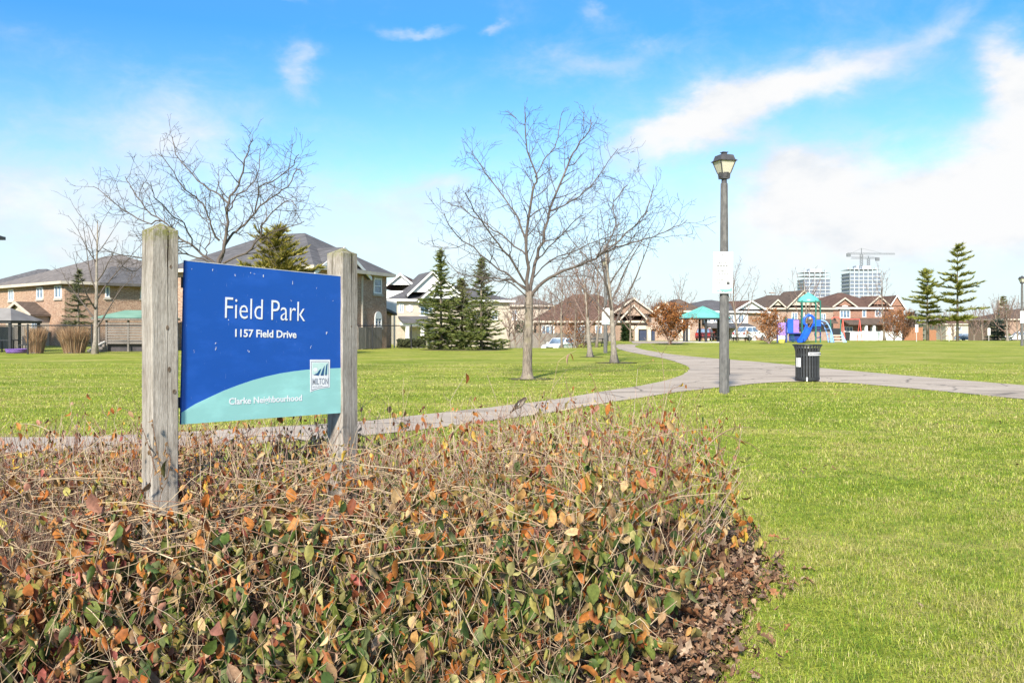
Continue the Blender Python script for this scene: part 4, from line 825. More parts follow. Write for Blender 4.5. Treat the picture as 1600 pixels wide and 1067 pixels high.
# ================================================================== cars
def paint(name, c): return M_noise(name, c, tuple(min(1, k*1.06+.004) for k in c), .6, .25, spec=.5)
tyre_m = M_noise('tyre_rubber', (.014, .014, .015), (.025, .025, .026), 14, .85); rim_m = M_noise('wheel_rim', (.4, .4, .42), (.5, .5, .52), 4, .35, metal=.7)
lamp_glass = M_noise('headlight_glass', (.62, .64, .66), (.75, .76, .78), 8, .12, spec=.6); tail_glass = M_noise('tail_glass', (.30, .02, .015), (.4, .03, .02), 8, .2)
def car(label, loc, rz, mat, kind='hatch', name='parked_car', cat='car'):
    t = thing(name, label, cat, loc, rz, 'parked cars')
    L, Wd = (4.3, 1.78) if kind != 'suv' else (4.7, 1.9)
    lo, be, ro = (.30, .92, 1.46) if kind != 'suv' else (.38, 1.05, 1.72)
    low = [(-L/2, lo+.12), (-L/2+.05, lo), (L/2-.08, lo), (L/2, lo+.18), (L/2-.04, be-.26), (L/2-.35, be-.12), (L*.17, be), (-L/2+.25, be), (-L/2+.02, be-.12)]
    m = MB(); n = len(low)
    rings = [(-Wd/2+.06, .93), (-Wd/2, 1.), (Wd/2, 1.), (Wd/2-.06, .93)]
    cx, cz = 0, .6; vs = []
    for y, k in rings: vs += [(x*(.985 if k < 1 else 1), y, cz+(z-cz)*k) for x, z in low]
    fs = [tuple(range(n)), tuple(reversed(range(3*n, 4*n)))]
    for i in range(3): fs += [(i*n+(j+1) % n, i*n+j, (i+1)*n+j, (i+1)*n+(j+1) % n) for j in range(n)]
    part('body', m.add(vs, fs), mat, t)
    cab = [(L*.17, be-.01), (L*.02, ro-.04), (-L*.05, ro), (-L*.32, ro-.02), (-L*.46, be-.01)]
    m = MB(); n = len(cab); vs = []
    for y, k in ((-1, 1), (1, 1)): vs += [(x, y*(Wd/2-.05-(z-be)*.22), z) for x, z in cab]
    m.add(vs, [tuple(reversed(range(n))), tuple(range(n, 2*n))]+[(j, (j+1) % n, n+(j+1) % n, n+j) for j in range(n)]); part('cabin', m, mat, t)
    g = []
    for sgn in (-1, 1):
        f = lambda x, z: (x, sgn*(Wd/2-.05-(z-be)*.22+.012), z)
        for a in ([(L*.14, be+.05), (L*.015, ro-.12), (-L*.115, ro-.1), (-L*.115, be+.05)], [(-L*.135, be+.05), (-L*.135, ro-.1), (-L*.31, ro-.12), (-L*.41, be+.06)]):
            q = [f(*k) for k in a]; q2 = [(x, y-sgn*.03, z) for x, y, z in q]; part('side_window', MB().add(q+q2, [(0, 1, 2, 3), (7, 6, 5, 4)]+[(i, (i+1) % 4, 4+(i+1) % 4, 4+i) for i in range(4)]), glass, t)
    def scr(xa, za, xb, zb, nm):
        wa, wb = Wd/2-.05-(za-be)*.22-.08, Wd/2-.05-(zb-be)*.22-.08; e = .015 if xa > 0 else -.015
        q = [(xa+e, -wa, za+.01), (xa+e, wa, za+.01), (xb+e, wb, zb+.01), (xb+e, -wb, zb+.01)]; q2 = [(x-2*e, y, z-.02) for x, y, z in q]
        part(nm, MB().add(q+q2, [(0, 1, 2, 3), (7, 6, 5, 4)]+[(i, (i+1) % 4, 4+(i+1) % 4, 4+i) for i in range(4)]), glass, t)
    scr(L*.16, be+.02, L*.035, ro-.08, 'windscreen'); scr(-L*.45, be+.03, -L*.335, ro-.08, 'rear_window')
    for x in (-L*.31, L*.31):
        for y in (-1, 1):
            q = Matrix.Translation((x, y*(Wd/2-.1), .32)) @ Matrix.Rotation(R(90), 4, 'X')
            w_ = part('wheel', MB().lathe([(.2, -.1), (.30, -.1), (.32, -.06), (.32, .06), (.30, .1), (.2, .1)], 16).xf(q), tyre_m, t)
            part('rim', MB().lathe([(.0, -.11), (.2, -.112), (.2, .112), (.0, .11)], 12).xf(q), rim_m, w_)
    for y in (-1, 1):
        part('headlight', MB().cbox((L/2-.1, y*(Wd/2-.28), be-.25), (.2, .36, .14)), lamp_glass, t); part('tail_light', MB().cbox((-L/2+.06, y*(Wd/2-.18), be-.14), (.12, .24, .2)), tail_glass, t)
        part('mirror', MB().cbox((L*.12, y*(Wd/2+.08), be+.08), (.12, .2, .13)), mat, t)
    part('grille', MB().cbox((L/2-.03, 0, be-.33), (.06, .7, .13)), black_metal, t); part('number_plate', MB().cbox((L/2+.005, 0, lo+.16), (.02, .48, .12)), white_trim, t); return t
white_car = paint('white_car_paint', (.78, .79, .80))
car('white car parked low behind the lawn in front of the grey board fence', at(874, 85), R(-118), white_car)
car('dark red car parked behind the teal shelter', at(1102, 107), R(70), paint('red_car_paint', (.15, .018, .02)))
car('white pickup sized vehicle parked left of the playground', at(1171, 111), R(42), white_car, 'suv')
car('silver blue car parked on the far street right of the pines', at(1511, 168), R(10), paint('silver_blue_paint', (.30, .36, .45)))
car('dark sport utility car with pale roof parked on the far street', at(1543, 160), R(176), paint('dark_car_paint', (.06, .07, .085)), 'suv')
car('white van like car half hidden behind the round bare tree', at(1588, 150), R(180), white_car, 'suv')

# ================================================================== shelter and playground
o = at(1098, 85); t = thing('park_shelter', 'open park shelter with a teal hip roof on dark posts', 'shelter', o); s = 85/F; ze = EYE+(PY-497)*s; za = EYE+(PY-479)*s; rr = 43*s
m = MB(); n = 6; ring = [(rr*math.cos(math.pi*k/3+.0), rr*math.sin(math.pi*k/3), ze) for k in range(n)]
m.add(ring+[(0, 0, za)], [(k, (k+1) % n, n) for k in range(n)]+[tuple(reversed(range(n)))]); part('roof', m, teal_roof, t)
m = MB()
for k in range(n): m.bar(Vector(ring[k])+Vector((0, 0, .015)), (0, 0, za+.015), .045)
part('hip_cap', m, teal_roof, t); part('roof_edge', MB().lathe([(rr*.99, ze-.16), (rr*1.0, ze-.01)], 6), black_metal, t)
for k in range(n):
    a = math.pi*k/3+math.pi/6*.9; part('post', MB().box(-.1, .1, -.1, .1, 0, ze-.16, Matrix.Translation((rr*.72*math.cos(a), rr*.72*math.sin(a), 0))), black_metal, t)
part('floor_slab', MB().lathe([(rr*.9, .0), (rr*.9, .06)], 6), concrete, t)
def picnic(label, loc, rz, mat):
    t = thing('picnic_table', label, 'picnic table', loc, rz, 'picnic tables')
    for i in range(4): part('plank', MB().box(-.9, .9, -.36+i*.18, -.20+i*.18, .72, .77), mat, t)
    for y in (-.7, .7): part('bench', MB().box(-.9, .9, y-.14, y+.14, .42, .47), mat, t)
    for x in (-.6, .6):
        m = MB().bar((x, -.6, 0), (x, -.2, .72), .04); m.bar((x, .6, 0), (x, .2, .72), .04); m.box(x-.03, x+.03, -.8, .8, .36, .42); part('leg_frame', m, mat, t)
picnic('dark picnic table under the teal shelter', o+Vector((.6, .2, .06)), R(12), black_metal)
picnic('dark picnic table right of the near lamp post in front of the white vehicle', at(1158, 86), R(5), black_metal)
picnic('dark picnic table on the lawn just left of the far lamp post', at(931, 72), R(8), black_metal)

pg_green = M_noise('green_play_post', (.02, .13, .10), (.03, .16, .125), 3, .35, spec=.45); pg_blue = M_noise('blue_play_plastic', (.012, .085, .56), (.02, .11, .64), 2, .35, spec=.45)
pg_navy = M_noise('navy_play_panel', (.02, .035, .17), (.03, .05, .22), 2, .4); pg_purple = M_noise('purple_play_panel', (.27, .16, .58), (.33, .21, .66), 2, .4)
pg_yellow = M_noise('yellow_play_panel', (.72, .58, .06), (.78, .64, .1), 2, .4); pg_teal = M_noise('teal_play_roof', (.10, .45, .37), (.14, .5, .42), 1.5, .35, spec=.45); pg_pale = M_noise('pale_blue_play_tube', (.20, .36, .72), (.26, .42, .78), 2, .4)
pg_red = M_noise('red_play_tube', (.55, .10, .08), (.62, .14, .10), 2, .4)
o = at(1263, 84); s = 84/F; t = thing('playground_tower', 'green posted playground tower with a teal pointed roof and a blue slide', 'playground', o)
U = lambda px: (px-1263)*s
Zy = lambda py: EYE+(PY-py)*s
hw = 14.5*s
for x, y in ((-hw, -.9), (hw, -.75), (-.35, .9), (.33, -1.1)): part('post', MB().tube([(x, y, -.1), (x, y, Zy(470))], .065, 8), pg_green, t)
for x in (U(1229), U(1240)): part('post', MB().tube([(x, .2, -.1), (x, .2, Zy(495))], .065, 8), pg_green, t)
part('roof', MB().lathe([(hw*1.12, Zy(470.5)-.12), (hw*1.18, Zy(470.5)), (hw*.98, Zy(466)), (hw*.1, Zy(457.5)), (.02, Zy(457))], 8, phase=.39), pg_teal, t, True)
zp = Zy(512); part('platform', MB().box(-hw, hw, -.9, .9, zp-.1, zp), pg_navy, t)
part('low_platform', MB().box(U(1229), -hw-.02, -.7, .9, Zy(520)-.1, Zy(520)), pg_navy, t)
# slide: a U-shaped chute swept along a curve, with a hood round its mouth
path = spline([Vector((U(1262), -.85, zp+.05)), Vector((U(1258), -1.2, Zy(511))), Vector((U(1252), -1.7, Zy(519))), Vector((U(1244), -2.3, Zy(528))), Vector((U(1238), -2.8, Zy(532.5))), Vector((U(1234), -3.05, Zy(533)))], 3)
sec = [(-.27, .26), (-.27, .02), (-.15, -.06), (.15, -.06), (.27, .02), (.27, .26), (.32, .26), (.32, -.02), (.17, -.11), (-.17, -.11), (-.32, -.02), (-.32, .26)]; m = MB(); vs = []
for i, p in enumerate(path):
    tg = (path[min(i+1, len(path)-1)]-path[max(i-1, 0)]); sd_ = Vector((-tg.y, tg.x, 0)).normalized(); vs += [p+sd_*a+Vector((0, 0, b)) for a, b in sec]
k = len(sec); part('slide', m.add(vs, [(i*k+j, i*k+(j+1) % k, (i+1)*k+(j+1) % k, (i+1)*k+j) for i in range(len(path)-1) for j in range(k)]), pg_blue, t, True)
zc = Zy(502); cx = U(1259); ringp = [(cx+.50*math.cos(a), -.95, zc+.55*math.sin(a)) for a in np.linspace(-.7, math.pi+.7, 15)]
part('slide_hood', MB().tube(ringp, .125, 8), pg_blue, t, True)
part('slide_leg', MB().tube([(U(1246), -2.1, -.05), (U(1246), -2.1, Zy(526))], .04, 6), pg_green, t)
for x0, x1, y0, y1, mt, yy in ((1265, 1277, 500, 510, pg_blue, -.98), (1230, 1239, 498, 520, pg_blue, -.1), (1240, 1249, 500, 520, pg_purple, .15), (1231, 1249, 521, 533, pg_navy, -.35)):
    part('panel', MB().box(U(x0), U(x1), yy-.03, yy+.03, Zy(y1), Zy(y0)), mt, t)
for k in range(5): part('rung', MB().bar((U(1231), -.55-.12*k, Zy(521+3*k)), (U(1237), -.55-.12*k, Zy(521+3*k)), .03), pg_green, t)
part('steering_ring', MB().tube([(U(1272)+.28*math.cos(a), -1.0, Zy(522)+.34*math.sin(a)) for a in np.linspace(0, 6.283, 15)], .045, 6), pg_navy, t)
m = MB(); m.tube(spline([Vector((U(1279), -.5, Zy(500))), Vector((U(1287), -.7, Zy(503))), Vector((U(1293), -.9, Zy(516))), Vector((U(1297), -1, 0))]), .06, 8); m.tube(spline([Vector((U(1279), .3, Zy(502))), Vector((U(1285), .1, Zy(505))), Vector((U(1291), 0, Zy(518))), Vector((U(1294), -.1, 0))]), .06, 8)
part('arch_rail', m, pg_pale, t, True)
for (a, b_) in (((1284, 502), (1282, 504)), ((1288, 506), (1286, 508)), ((1291, 513), (1289, 515)), ((1294, 521), (1291.5, 522)), ((1296, 529), (1293, 529))):
    part('arch_rung', MB().bar((U(a[0]), -.8, Zy(a[1])), (U(b_[0]), .05, Zy(b_[1])), .035), pg_pale, t)
# purple wall panel on its own feet
o = at(1221, 83); s = 83/F; t = thing('play_panel', 'purple playground panel with slots above a yellow board, left of the tower', 'playground panel', o); z = lambda py: EYE+(PY-py)*s; x = lambda px: (px-1221)*s
m = MB()
for i in range(5): m.box(x(1215)+i*.156*1.0+.0, x(1215)+i*.156+.09, -.03, .03, z(521), z(507))
m.box(x(1215), x(1228), -.035, .035, z(523.5), z(521)); m.box(x(1215), x(1228), -.035, .035, z(507), z(504.5)); part('slotted_panel', m, pg_purple, t)
part('white_board', MB().box(x(1216), x(1226.5), -.04, .04, z(530), z(525)), white_trim, t); part('yellow_board', MB().box(x(1217.5), x(1225), -.04, .04, -.05, z(530)), pg_yellow, t)
for q in (1214.5, 1228.5): part('post', MB().tube([(x(q), 0, -.1), (x(q), 0, z(501))], .06, 8), pg_navy, t)
o = at(1308, 85); s = 85/F; t = thing('small_play_frame', 'small playground frame with a black panel, steps and pale blue sides right of the tower', 'playground', o); z = lambda py: EYE+(PY-py)*s; x = lambda px: (px-1308)*s
part('black_panel', MB().box(x(1299.5), x(1312.5), -.05, .05, z(523), z(513)), black_metal, t)
for k in range(3): part('step', MB().box(x(1299), x(1313), -.3-.25*(2-k), -.05-.25*(2-k), z(534)+.27*k, z(534)+.27*k+.12), M_noise('step_tan', (.38, .33, .27), (.45, .4, .33), 4), t)
for a, b_ in ((1294, 1299), (1313.5, 1320)): part('side_panel', MB().add([(x(a), -.5, 0), (x(b_), -.5, 0), (x((a+b_)/2+(2 if a < 1300 else -2)), .0, z(518)), (x((a+b_)/2+(1 if a < 1300 else -3)), 0, z(518)), (x(a), -.42, 0), (x(b_), -.42, 0), (x((a+b_)/2+(2 if a < 1300 else -2)), .08, z(518)), (x((a+b_)/2+(1 if a < 1300 else -3)), .08, z(518))], [(0, 1, 2, 3), (7, 6, 5, 4), (0, 4, 5, 1), (1, 5, 6, 2), (2, 6, 7, 3), (3, 7, 4, 0)]), pg_pale, t)
for q in (1298, 1313.5): part('post', MB().tube([(x(q), 0, -.1), (x(q), 0, z(498))], .055, 8), pg_green, t)
part('red_arch', MB().tube(spline([Vector((x(1298), 0, z(499))), Vector((x(1303), 0, z(496))), Vector((x(1309), 0, z(496))), Vector((x(1313.5), 0, z(499)))]), .06, 6), pg_red, t)
for i, (px, col) in enumerate(((1331, pg_red), (1309+50, pg_pale))): pass
t = thing('swing_frame', 'thin red swing frame right of the small play frame', 'swing', at(1330, 96)); s = 96/F; m = MB()
part('crossbar', MB().tube([(-.9, 0, 2.3), (.9, 0, 2.3)], .05, 6), pg_red, t)
for q in (-.9, .9):
    for y in (-.7, .7): part('leg', MB().tube([(q, 0, 2.3), (q, y, -.05)], .045, 6), pg_red, t)
for q in (-.4, .4):
    part('seat', MB().box(q-.2, q+.2, -.09, .09, .45, .48), black_metal, t)
    m = MB().bar((q-.18, 0, .48), (q-.1, 0, 2.28), .012); m.bar((q+.18, 0, .48), (q+.1, 0, 2.28), .012); part('chain', m, black_metal, t)
t = thing('utility_box', 'black bin standing beside the small play frame in front of the red brick house', 'bin', at(1323.5, 112)); part('body', MB().lathe([(.35, 0), (.42, .9), (.42, .95)], 4, phase=.785), black_metal, t); part('lid', MB().lathe([(.45, .95), (.45, 1.0), (.2, 1.1)], 4, phase=.785), black_metal, t)
for px, D, y, lab in ((1432, 88, 507, 'white notice post in front of the red cedar fence'), (1483, 90, 512, 'short white topped post between the pine trunks'), (1545, 96, 512, 'white post beside the dark parked car')):
    t = thing('marker_post', lab, 'post', at(px, D), 0, 'small white marker posts'); z = EYE+(PY-y)/F*D; part('pole', MB().tube([(0, 0, -.1), (0, 0, z)], .035, 6), concrete, t); part('plate', MB().box(-.14, .14, -.05, -.03, z-.75, z), white_trim, t)

# ================================================================== lamp posts with notices
pole_m = M_noise('grey_concrete_pole', (.10, .096, .095), (.165, .158, .152), 18, .8, stretch=(1, 1, .35), bumps=.25, fine=.3)
lamp_metal = M_noise('lamp_metal', (.045, .043, .046), (.075, .07, .072), 9, .5, spec=.4)
def frost():
    m, t, b = new_mat('frosted_lamp_glass', .3, .4); b.inputs['Base Color'].default_value = (.86, .82, .70, 1); tr = t.node('ShaderNodeBsdfTranslucent'); tr.inputs[0].default_value = (.88, .84, .70, 1)
    mx = t.node('ShaderNodeMixShader'); mx.inputs[0].default_value = .55; t.l.new(b.outputs[0], mx.inputs[1]); t.l.new(tr.outputs[0], mx.inputs[2]); t.l.new(mx.outputs[0], t.n['Material Output'].inputs[0]); return m
frosted = frost()
lamp = thing('street_lamp', 'nearest lamp post, with a lantern top, on the grass beside the path', 'street lamp', G(1131.5, 615), 0, 'lantern topped park lamps')
lamp.rotation_euler.z = R(16)
HL = 377/F*20.0; zb = HL-.62
part('pole', MB().lathe([(.118, -.2), (.112, .3), (.108, 1.6), (.082, HL-.78), (.080, HL-.70)], 8), pole_m, lamp)
part('neck', MB().lathe([(.062, HL-.70), (.058, HL-.60), (.085, HL-.585), (.11, HL-.55), (.122, HL-.46)], 12), lamp_metal, lamp)
sq = lambda a, z0, b, z1: MB().lathe([(a, z0), (b, z1)], 4, phase=R(45))
q2 = math.sqrt(2)
part('lantern_base', MB().lathe([(.092*q2, HL-.60), (.100*q2, HL-.50), (.104*q2, HL-.475)], 4, phase=R(45)), lamp_metal, lamp)
part('lantern_roof', MB().lathe([(.210*q2, HL-.215), (.215*q2, HL-.20), (.178*q2, HL-.175), (.148*q2, HL-.075), (.10*q2, HL-.06), (.052*q2, HL-.055), (.048*q2, HL-.02), (.066*q2, HL-.015), (.066*q2, HL)], 4, phase=R(45)), lamp_metal, lamp)
for k in range(4):
    M_ = Matrix.Rotation(math.pi/2*k, 4, 'Z'); a0, z0, a1, z1 = .102, HL-.475, .180, HL-.215
    part('pane', MB().add([M_ @ Vector(v) for v in ((-a0+.01, -a0, z0), (a0-.01, -a0, z0), (a1-.01, -a1, z1), (-a1+.01, -a1, z1), (-a0+.01, -a0+.008, z0), (a0-.01, -a0+.008, z0), (a1-.01, -a1+.008, z1), (-a1+.01, -a1+.008, z1))], [(0, 1, 2, 3), (7, 6, 5, 4), (0, 4, 5, 1), (2, 6, 7, 3)]), frosted, lamp)
    part('frame_bar', MB().bar(M_ @ Vector((a0, a0, z0)), M_ @ Vector((a1, a1, z1)), .014), lamp_metal, lamp)
part('bulb', MB().lathe([(.02, HL-.47), (.025, HL-.42), (.05, HL-.36), (.045, HL-.30), (.01, HL-.27)], 10), white_trim, lamp, True)
part('access_cover', MB().box(.104, .118, -.045, .045, .42, .78), lamp_metal, lamp)
notice_paper = M_noise('notice_board_white', (.60, .60, .60), (.66, .66, .66), 4, .5); ink = M_noise('grey_print', (.05, .052, .055), (.085, .088, .09), 30, .7); pale_teal = M_noise('pale_teal_print', (.15, .34, .29), (.2, .4, .34), 6, .6)
no = thing('notice_board', 'white notice of park rules fixed to the nearest lamp post', 'notice', G(1131.5, 615) + Vector((-.065, -.135, EYE+(PY-458.5)/F*19.87)), R(-9), 'white notices on lamp posts'); no.rotation_euler.y = R(.6)
nw, nh = .43, .925; part('board', MB().box(-nw/2, nw/2, -.004, .004, 0, nh), notice_paper, no); part('back_plate', MB().box(-nw/2-.004, nw/2+.004, .0045, .010, -.004, nh+.004), lamp_metal, no)
def strip(mb, x0, x1, z0, z1, y=-.0065): return mb.box(x0, x1, y, y+.004, z0, z1)
m = MB(); jr = random.Random(4)
def words_line(m, x0, x1, z, h):
    x = x0
    while x < x1: w_ = min(jr.uniform(.02, .055), x1-x); strip(m, x, x+w_, z, z+h); x += w_+.012
words_line(m, -.10, .11, .835, .022); part('heading_print', m, ink, no); m = MB(); words_line(m, -.09, .10, .775, .012); part('subheading_print', m, ink, no)
m = MB(); words_line(m, -.09, .10, .655, .026); words_line(m, -.13, .12, .605, .026); part('title_print', m, ink, no); m = MB()
for i, (a, b_) in enumerate([(-.15, .11), (-.15, .07), (-.16, .10), (-.14, .12), (-.14, .0), (-.14, -.02), (-.16, .07), (-.14, .05), (-.14, .04), (-.14, -.03)]): words_line(m, a, b_, .523-i*.033, .014)
part('body_print', m, ink, no); m = MB()
strip(m, .08, .15, .19, .26); part('print_block', m, ink, no)
m = MB().prism([(-nw/2+.01, .02), (-.05, .055), (.05, .02), (nw/2-.01, .045), (nw/2-.01, .125), (.1, .09), (-.02, .10), (-.1, .07)], lambda a, b_, d: (a, d, b_), -.0065, -.0035); part('teal_wave', m, pale_teal, no)
for z in (.89, .49, .035): part('bolt', MB().lathe([(.012, 0), (.010, .008)], 8).xf(Matrix.Translation((-.012+.0, -.005, z)) @ Matrix.Rotation(R(90), 4, 'X')), black_metal, no)
for lab, lab2, px, y, rz in (('middle distance lamp post by the path, among the bare trees', 'white notice on the middle distance lamp post', 946, 551.5, 10), ('farthest lamp post at the right edge of the photo', 'white notice on the lamp post at the right edge', 1597, 540.4, -12)):
    p = G(px, y); q = copy_tree(lamp); q.location = p; q['label'] = lab; q.rotation_euler.z = R(16+rz)
    n2 = copy_tree(no); n2.location = p+Vector((.0 if px < 1000 else -.0, -.125, EYE+(PY-507)/F*p.y if px < 1000 else 1.75)); n2['label'] = lab2; n2.rotation_euler.z = R(-3)

# ================================================================== litter bin
bo = G(1268, 597); bo.y += .34; bin_ = thing('litter_bin', 'black slatted steel litter bin with white labels beside the path', 'litter bin', bo); HB = 1.02
slat = MB(); prof = [(.315, .07), (.315, .72), (.322, .84), (.345, .92), (.378, .985)]; wv = .021
for i in range(len(prof)-1):
    (r0, z0), (r1, z1) = prof[i], prof[i+1]; slat.add([(r0, -wv, z0), (r0, wv, z0), (r1, wv, z1), (r1, -wv, z1), (r0-.008, -wv, z0), (r0-.008, wv, z0), (r1-.008, wv, z1), (r1-.008, -wv, z1)], [(0, 1, 2, 3), (7, 6, 5, 4), (1, 5, 6, 2), (4, 0, 3, 7)])
bin_steel = M_noise('bin_steel', (.030, .032, .036), (.048, .050, .055), 14, .38, spec=.5)
sm = slat.mesh('slat', bin_steel); NS = 26
for i in range(NS): link('slat', sm, bin_, (0, 0, 0), 2*math.pi*i/NS)
def torus(mb, rad, z, tr, n=36, k=6):
    return mb.tube([(rad*math.cos(a), rad*math.sin(a), z) for a in np.linspace(0, 2*math.pi, n+1)], tr, k, cap=False)
part('rim', torus(MB(), .378, .99, .020), black_metal, bin_, True); part('upper_band', MB().lathe([(.304, .70), (.304, .76)], 32, caps=False), black_metal, bin_); part('base_band', MB().lathe([(.322, .05), (.326, .05), (.326, .12), (.32, .12)], 32), black_metal, bin_)
part('base', MB().lathe([(.27, .0), (.3, .02), (.31, .06)], 24), black_metal, bin_)
part('liner', MB().lathe([(.24, .08), (.27, .9), (.265, .9), (.235, .1)], 24, caps=False), M_noise('bin_liner', (.006, .006, .007), (.011, .011, .012), 5, .8), bin_, True)
def wrap(a0, a1, z0, z1, rad=.332, th=.005, n=8):
    m = MB(); vs = []
    for i in range(n+1): a = R(a0+(a1-a0)*i/n); vs += [((rad+k)*math.cos(a), (rad+k)*math.sin(a), z) for k, z in ((0, z0), (th, z0), (th, z1), (0, z1))]
    return m.add(vs, [(i*4+j, i*4+(j+1) % 4, (i+1)*4+(j+1) % 4, (i+1)*4+j) for i in range(n) for j in range(4)]+[(3, 2, 1, 0), (n*4, n*4+1, n*4+2, n*4+3)])
part('label_band', wrap(-104, -14, .715, .80, .338), notice_paper, bin_)
m = MB(); jr = random.Random(2); a = -98
while a < -22: w_ = jr.uniform(2.5, 5); b2 = wrap(a, a+w_, .74, .775, .3435, .002, 1); m.add(b2.v, b2.f); a += w_+1.6
part('label_print', m, ink, bin_)
m = MB()
for a in (-172, -160, -149): b2 = wrap(a, a+8.5, .40, .65, .322, .004, 2); m.add(b2.v, b2.f)
part('sticker', m, notice_paper, bin_)
for a in (-113, -25): part('tape_scrap', wrap(a, a+6, .02, .13, .330, .003, 2), notice_paper, bin_)
# ================================================================== park sign
S0 = P(283, 663, 5.0); TL = P(283, 407, 5.0); BR = P(532, 645, 6.01)
ax = (BR-S0); SW = ax.length; ax.normalize(); nrm = Vector((ax.y, -ax.x, 0)).normalized(); az_ = nrm.cross(ax)*-1
if az_.z < 0: az_ = -az_
SH = (TL-S0).length
base = Vector((S0.x, S0.y, 0)); yaw = math.atan2(ax.y, ax.x)
sign = thing('park_sign', 'blue and teal park name sign hung between two weathered wooden posts in the shrubs', 'sign', base, yaw)
# local frame: x along the board, -y towards the reader, z up; the board itself hangs a little out of level
tilt = math.asin(ax.z); TM = Matrix.Translation((0, 0, S0.z)) @ Matrix.Rotation(-tilt, 4, 'Y')
def st(px, py):
    """board coordinates of a photograph pixel"""
    d = Vector(((px-PX)/F, 1, (PY-py)/F)); o = Vector((0, 0, EYE)); k = (S0-o).dot(nrm)/d.dot(nrm); q = o+d*k-S0; return q.dot(ax), q.dot(az_)
def sign_paint(name, c):
    m, t, b = new_mat(name, .35, .35); v = t.coord(); n = t.noise(t.scale(v, (1, 1, 2.5)), 3.2, 5, .6)
    c2 = tuple(min(1, k*1.45+.02) for k in c); col = t.mix(t.step(n, .45, .75, 0, .42), c, c2)
    sc_ = t.noise(t.scale(v, (9, 9, 1.2)), 14, 3, .6); col = t.mix(t.step(sc_, .66, .78, 0, .45), col, (.45, .55, .75)); t.l.new(col, b.inputs['Base Color'])
    t.l.new(t.step(n, .3, .7, .28, .5), b.inputs['Roughness']); bump(t, b, t.noise(v, 5, 3), .12, .01); return m
sign_blue = sign_paint('sign_blue', (.008, .085, .40)); sign_teal = sign_paint('sign_teal', (.30, .60, .56)); sign_white = M_noise('sign_white', (.76, .77, .78), (.84, .84, .84), 9, .5); sign_edge = M_noise('sign_edge', (.55, .57, .6), (.7, .7, .7), 20, .5)
TH = .014; panel = part('panel', MB().box(0, SW, 0, TH, 0, SH).xf(TM), sign_blue, sign)
part('edge_strip', MB().box(0, SW, -.001, TH+.001, SH+.0005, SH+.004).xf(TM), sign_edge, panel)
def flat(name, polys, mat, y0=-.0012, y1=-.0002):
    m = MB()
    for poly in polys: m.prism(poly, lambda a, b, d: (a, d, b), y0, y1)
    return part(name, m.xf(TM), mat, panel)
z2 = lambda q: (200+q[0]/2.32, 320+q[1]/2.3196)
arc = [st(*z2(p)) for p in ((189, 753), (245, 721), (300, 695), (350, 672), (400, 653), (450, 636), (500, 622), (550, 611), (600, 603), (650, 597), (700, 594), (770, 591))]
arc[0] = (0.0, arc[0][1]); arc[-1] = (SW, arc[-1][1])
m = MB()
for (a0, b0), (a1, b1) in zip(arc, arc[1:]): m.prism([(a0, 0), (a1, 0), (a1, b1), (a0, b0)], lambda a, b, d: (a, d, b), -.0012, -.0002)
part('teal_band', m.xf(TM), sign_teal, panel)
def lettering(name, body, x0, x1, z0, h, mat, y=-.0022, bold=0., sx=None, cap=True, parent=None, thick=.0006):
    cu = bpy.data.curves.new(name, 'FONT'); cu.body = body; cu.size = 1; cu.offset = bold; cu.extrude = .001; cu.resolution_u = 3
    o = bpy.data.objects.new(name, cu); C.objects.link(o); dg = bpy.context.evaluated_depsgraph_get(); me = bpy.data.meshes.new_from_object(o.evaluated_get(dg)); bpy.data.objects.remove(o)
    n = len(me.vertices); co = np.zeros(n*3, 'f'); me.vertices.foreach_get('co', co); co = co.reshape(-1, 3); mn, mx = co.min(0), co.max(0)
    cu2 = bpy.data.curves.new('m', 'FONT'); cu2.body = body[0]; cu2.offset = bold; o2 = bpy.data.objects.new('m', cu2); C.objects.link(o2); dg = bpy.context.evaluated_depsgraph_get(); m2 = bpy.data.meshes.new_from_object(o2.evaluated_get(dg)); bpy.data.objects.remove(o2)
    zz = [v.co.y for v in m2.vertices]; b0, capH = min(zz), max(zz)-min(zz); b0 = max(b0, -.02)
    out = np.stack([x0+(co[:, 0]-mn[0])/(mx[0]-mn[0])*(x1-x0), y-(co[:, 2] > 0)*thick, z0+(co[:, 1]-b0)/capH*h], 1)
    Mx = np.array(TM) if parent is None else np.eye(4); out = out @ Mx[:3, :3].T + Mx[:3, 3]
    me.vertices.foreach_set('co', out.astype('f').ravel()); me.materials.clear(); me.materials.append(mat); me.update(); return link(name, me, parent or panel)
def line(name, body, pl, pr, mat, bold, trk=None):
    """pl: (x, cap top, baseline) at the left, pr: x at the right, pixels"""
    a = st(pl[0], pl[2]); b = st(pl[0], pl[1]); c = st(pr, pl[2]); return lettering(name, body, a[0], c[0], a[1], b[1]-a[1], mat, bold=bold)
line('title_lettering', 'Field Park', (351.0, 464.2, 496.5), 476.2, sign_white, -.008)
line('address_lettering', '1157 Field Drive', (367.0, 514.0, 526.2), 462.8, sign_white, .022)['kind'] = 'stuff'
line('district_lettering', 'Clarke Neighbourhood', (357.3, 621.6, 632.3), 471.2, sign_white, .020)
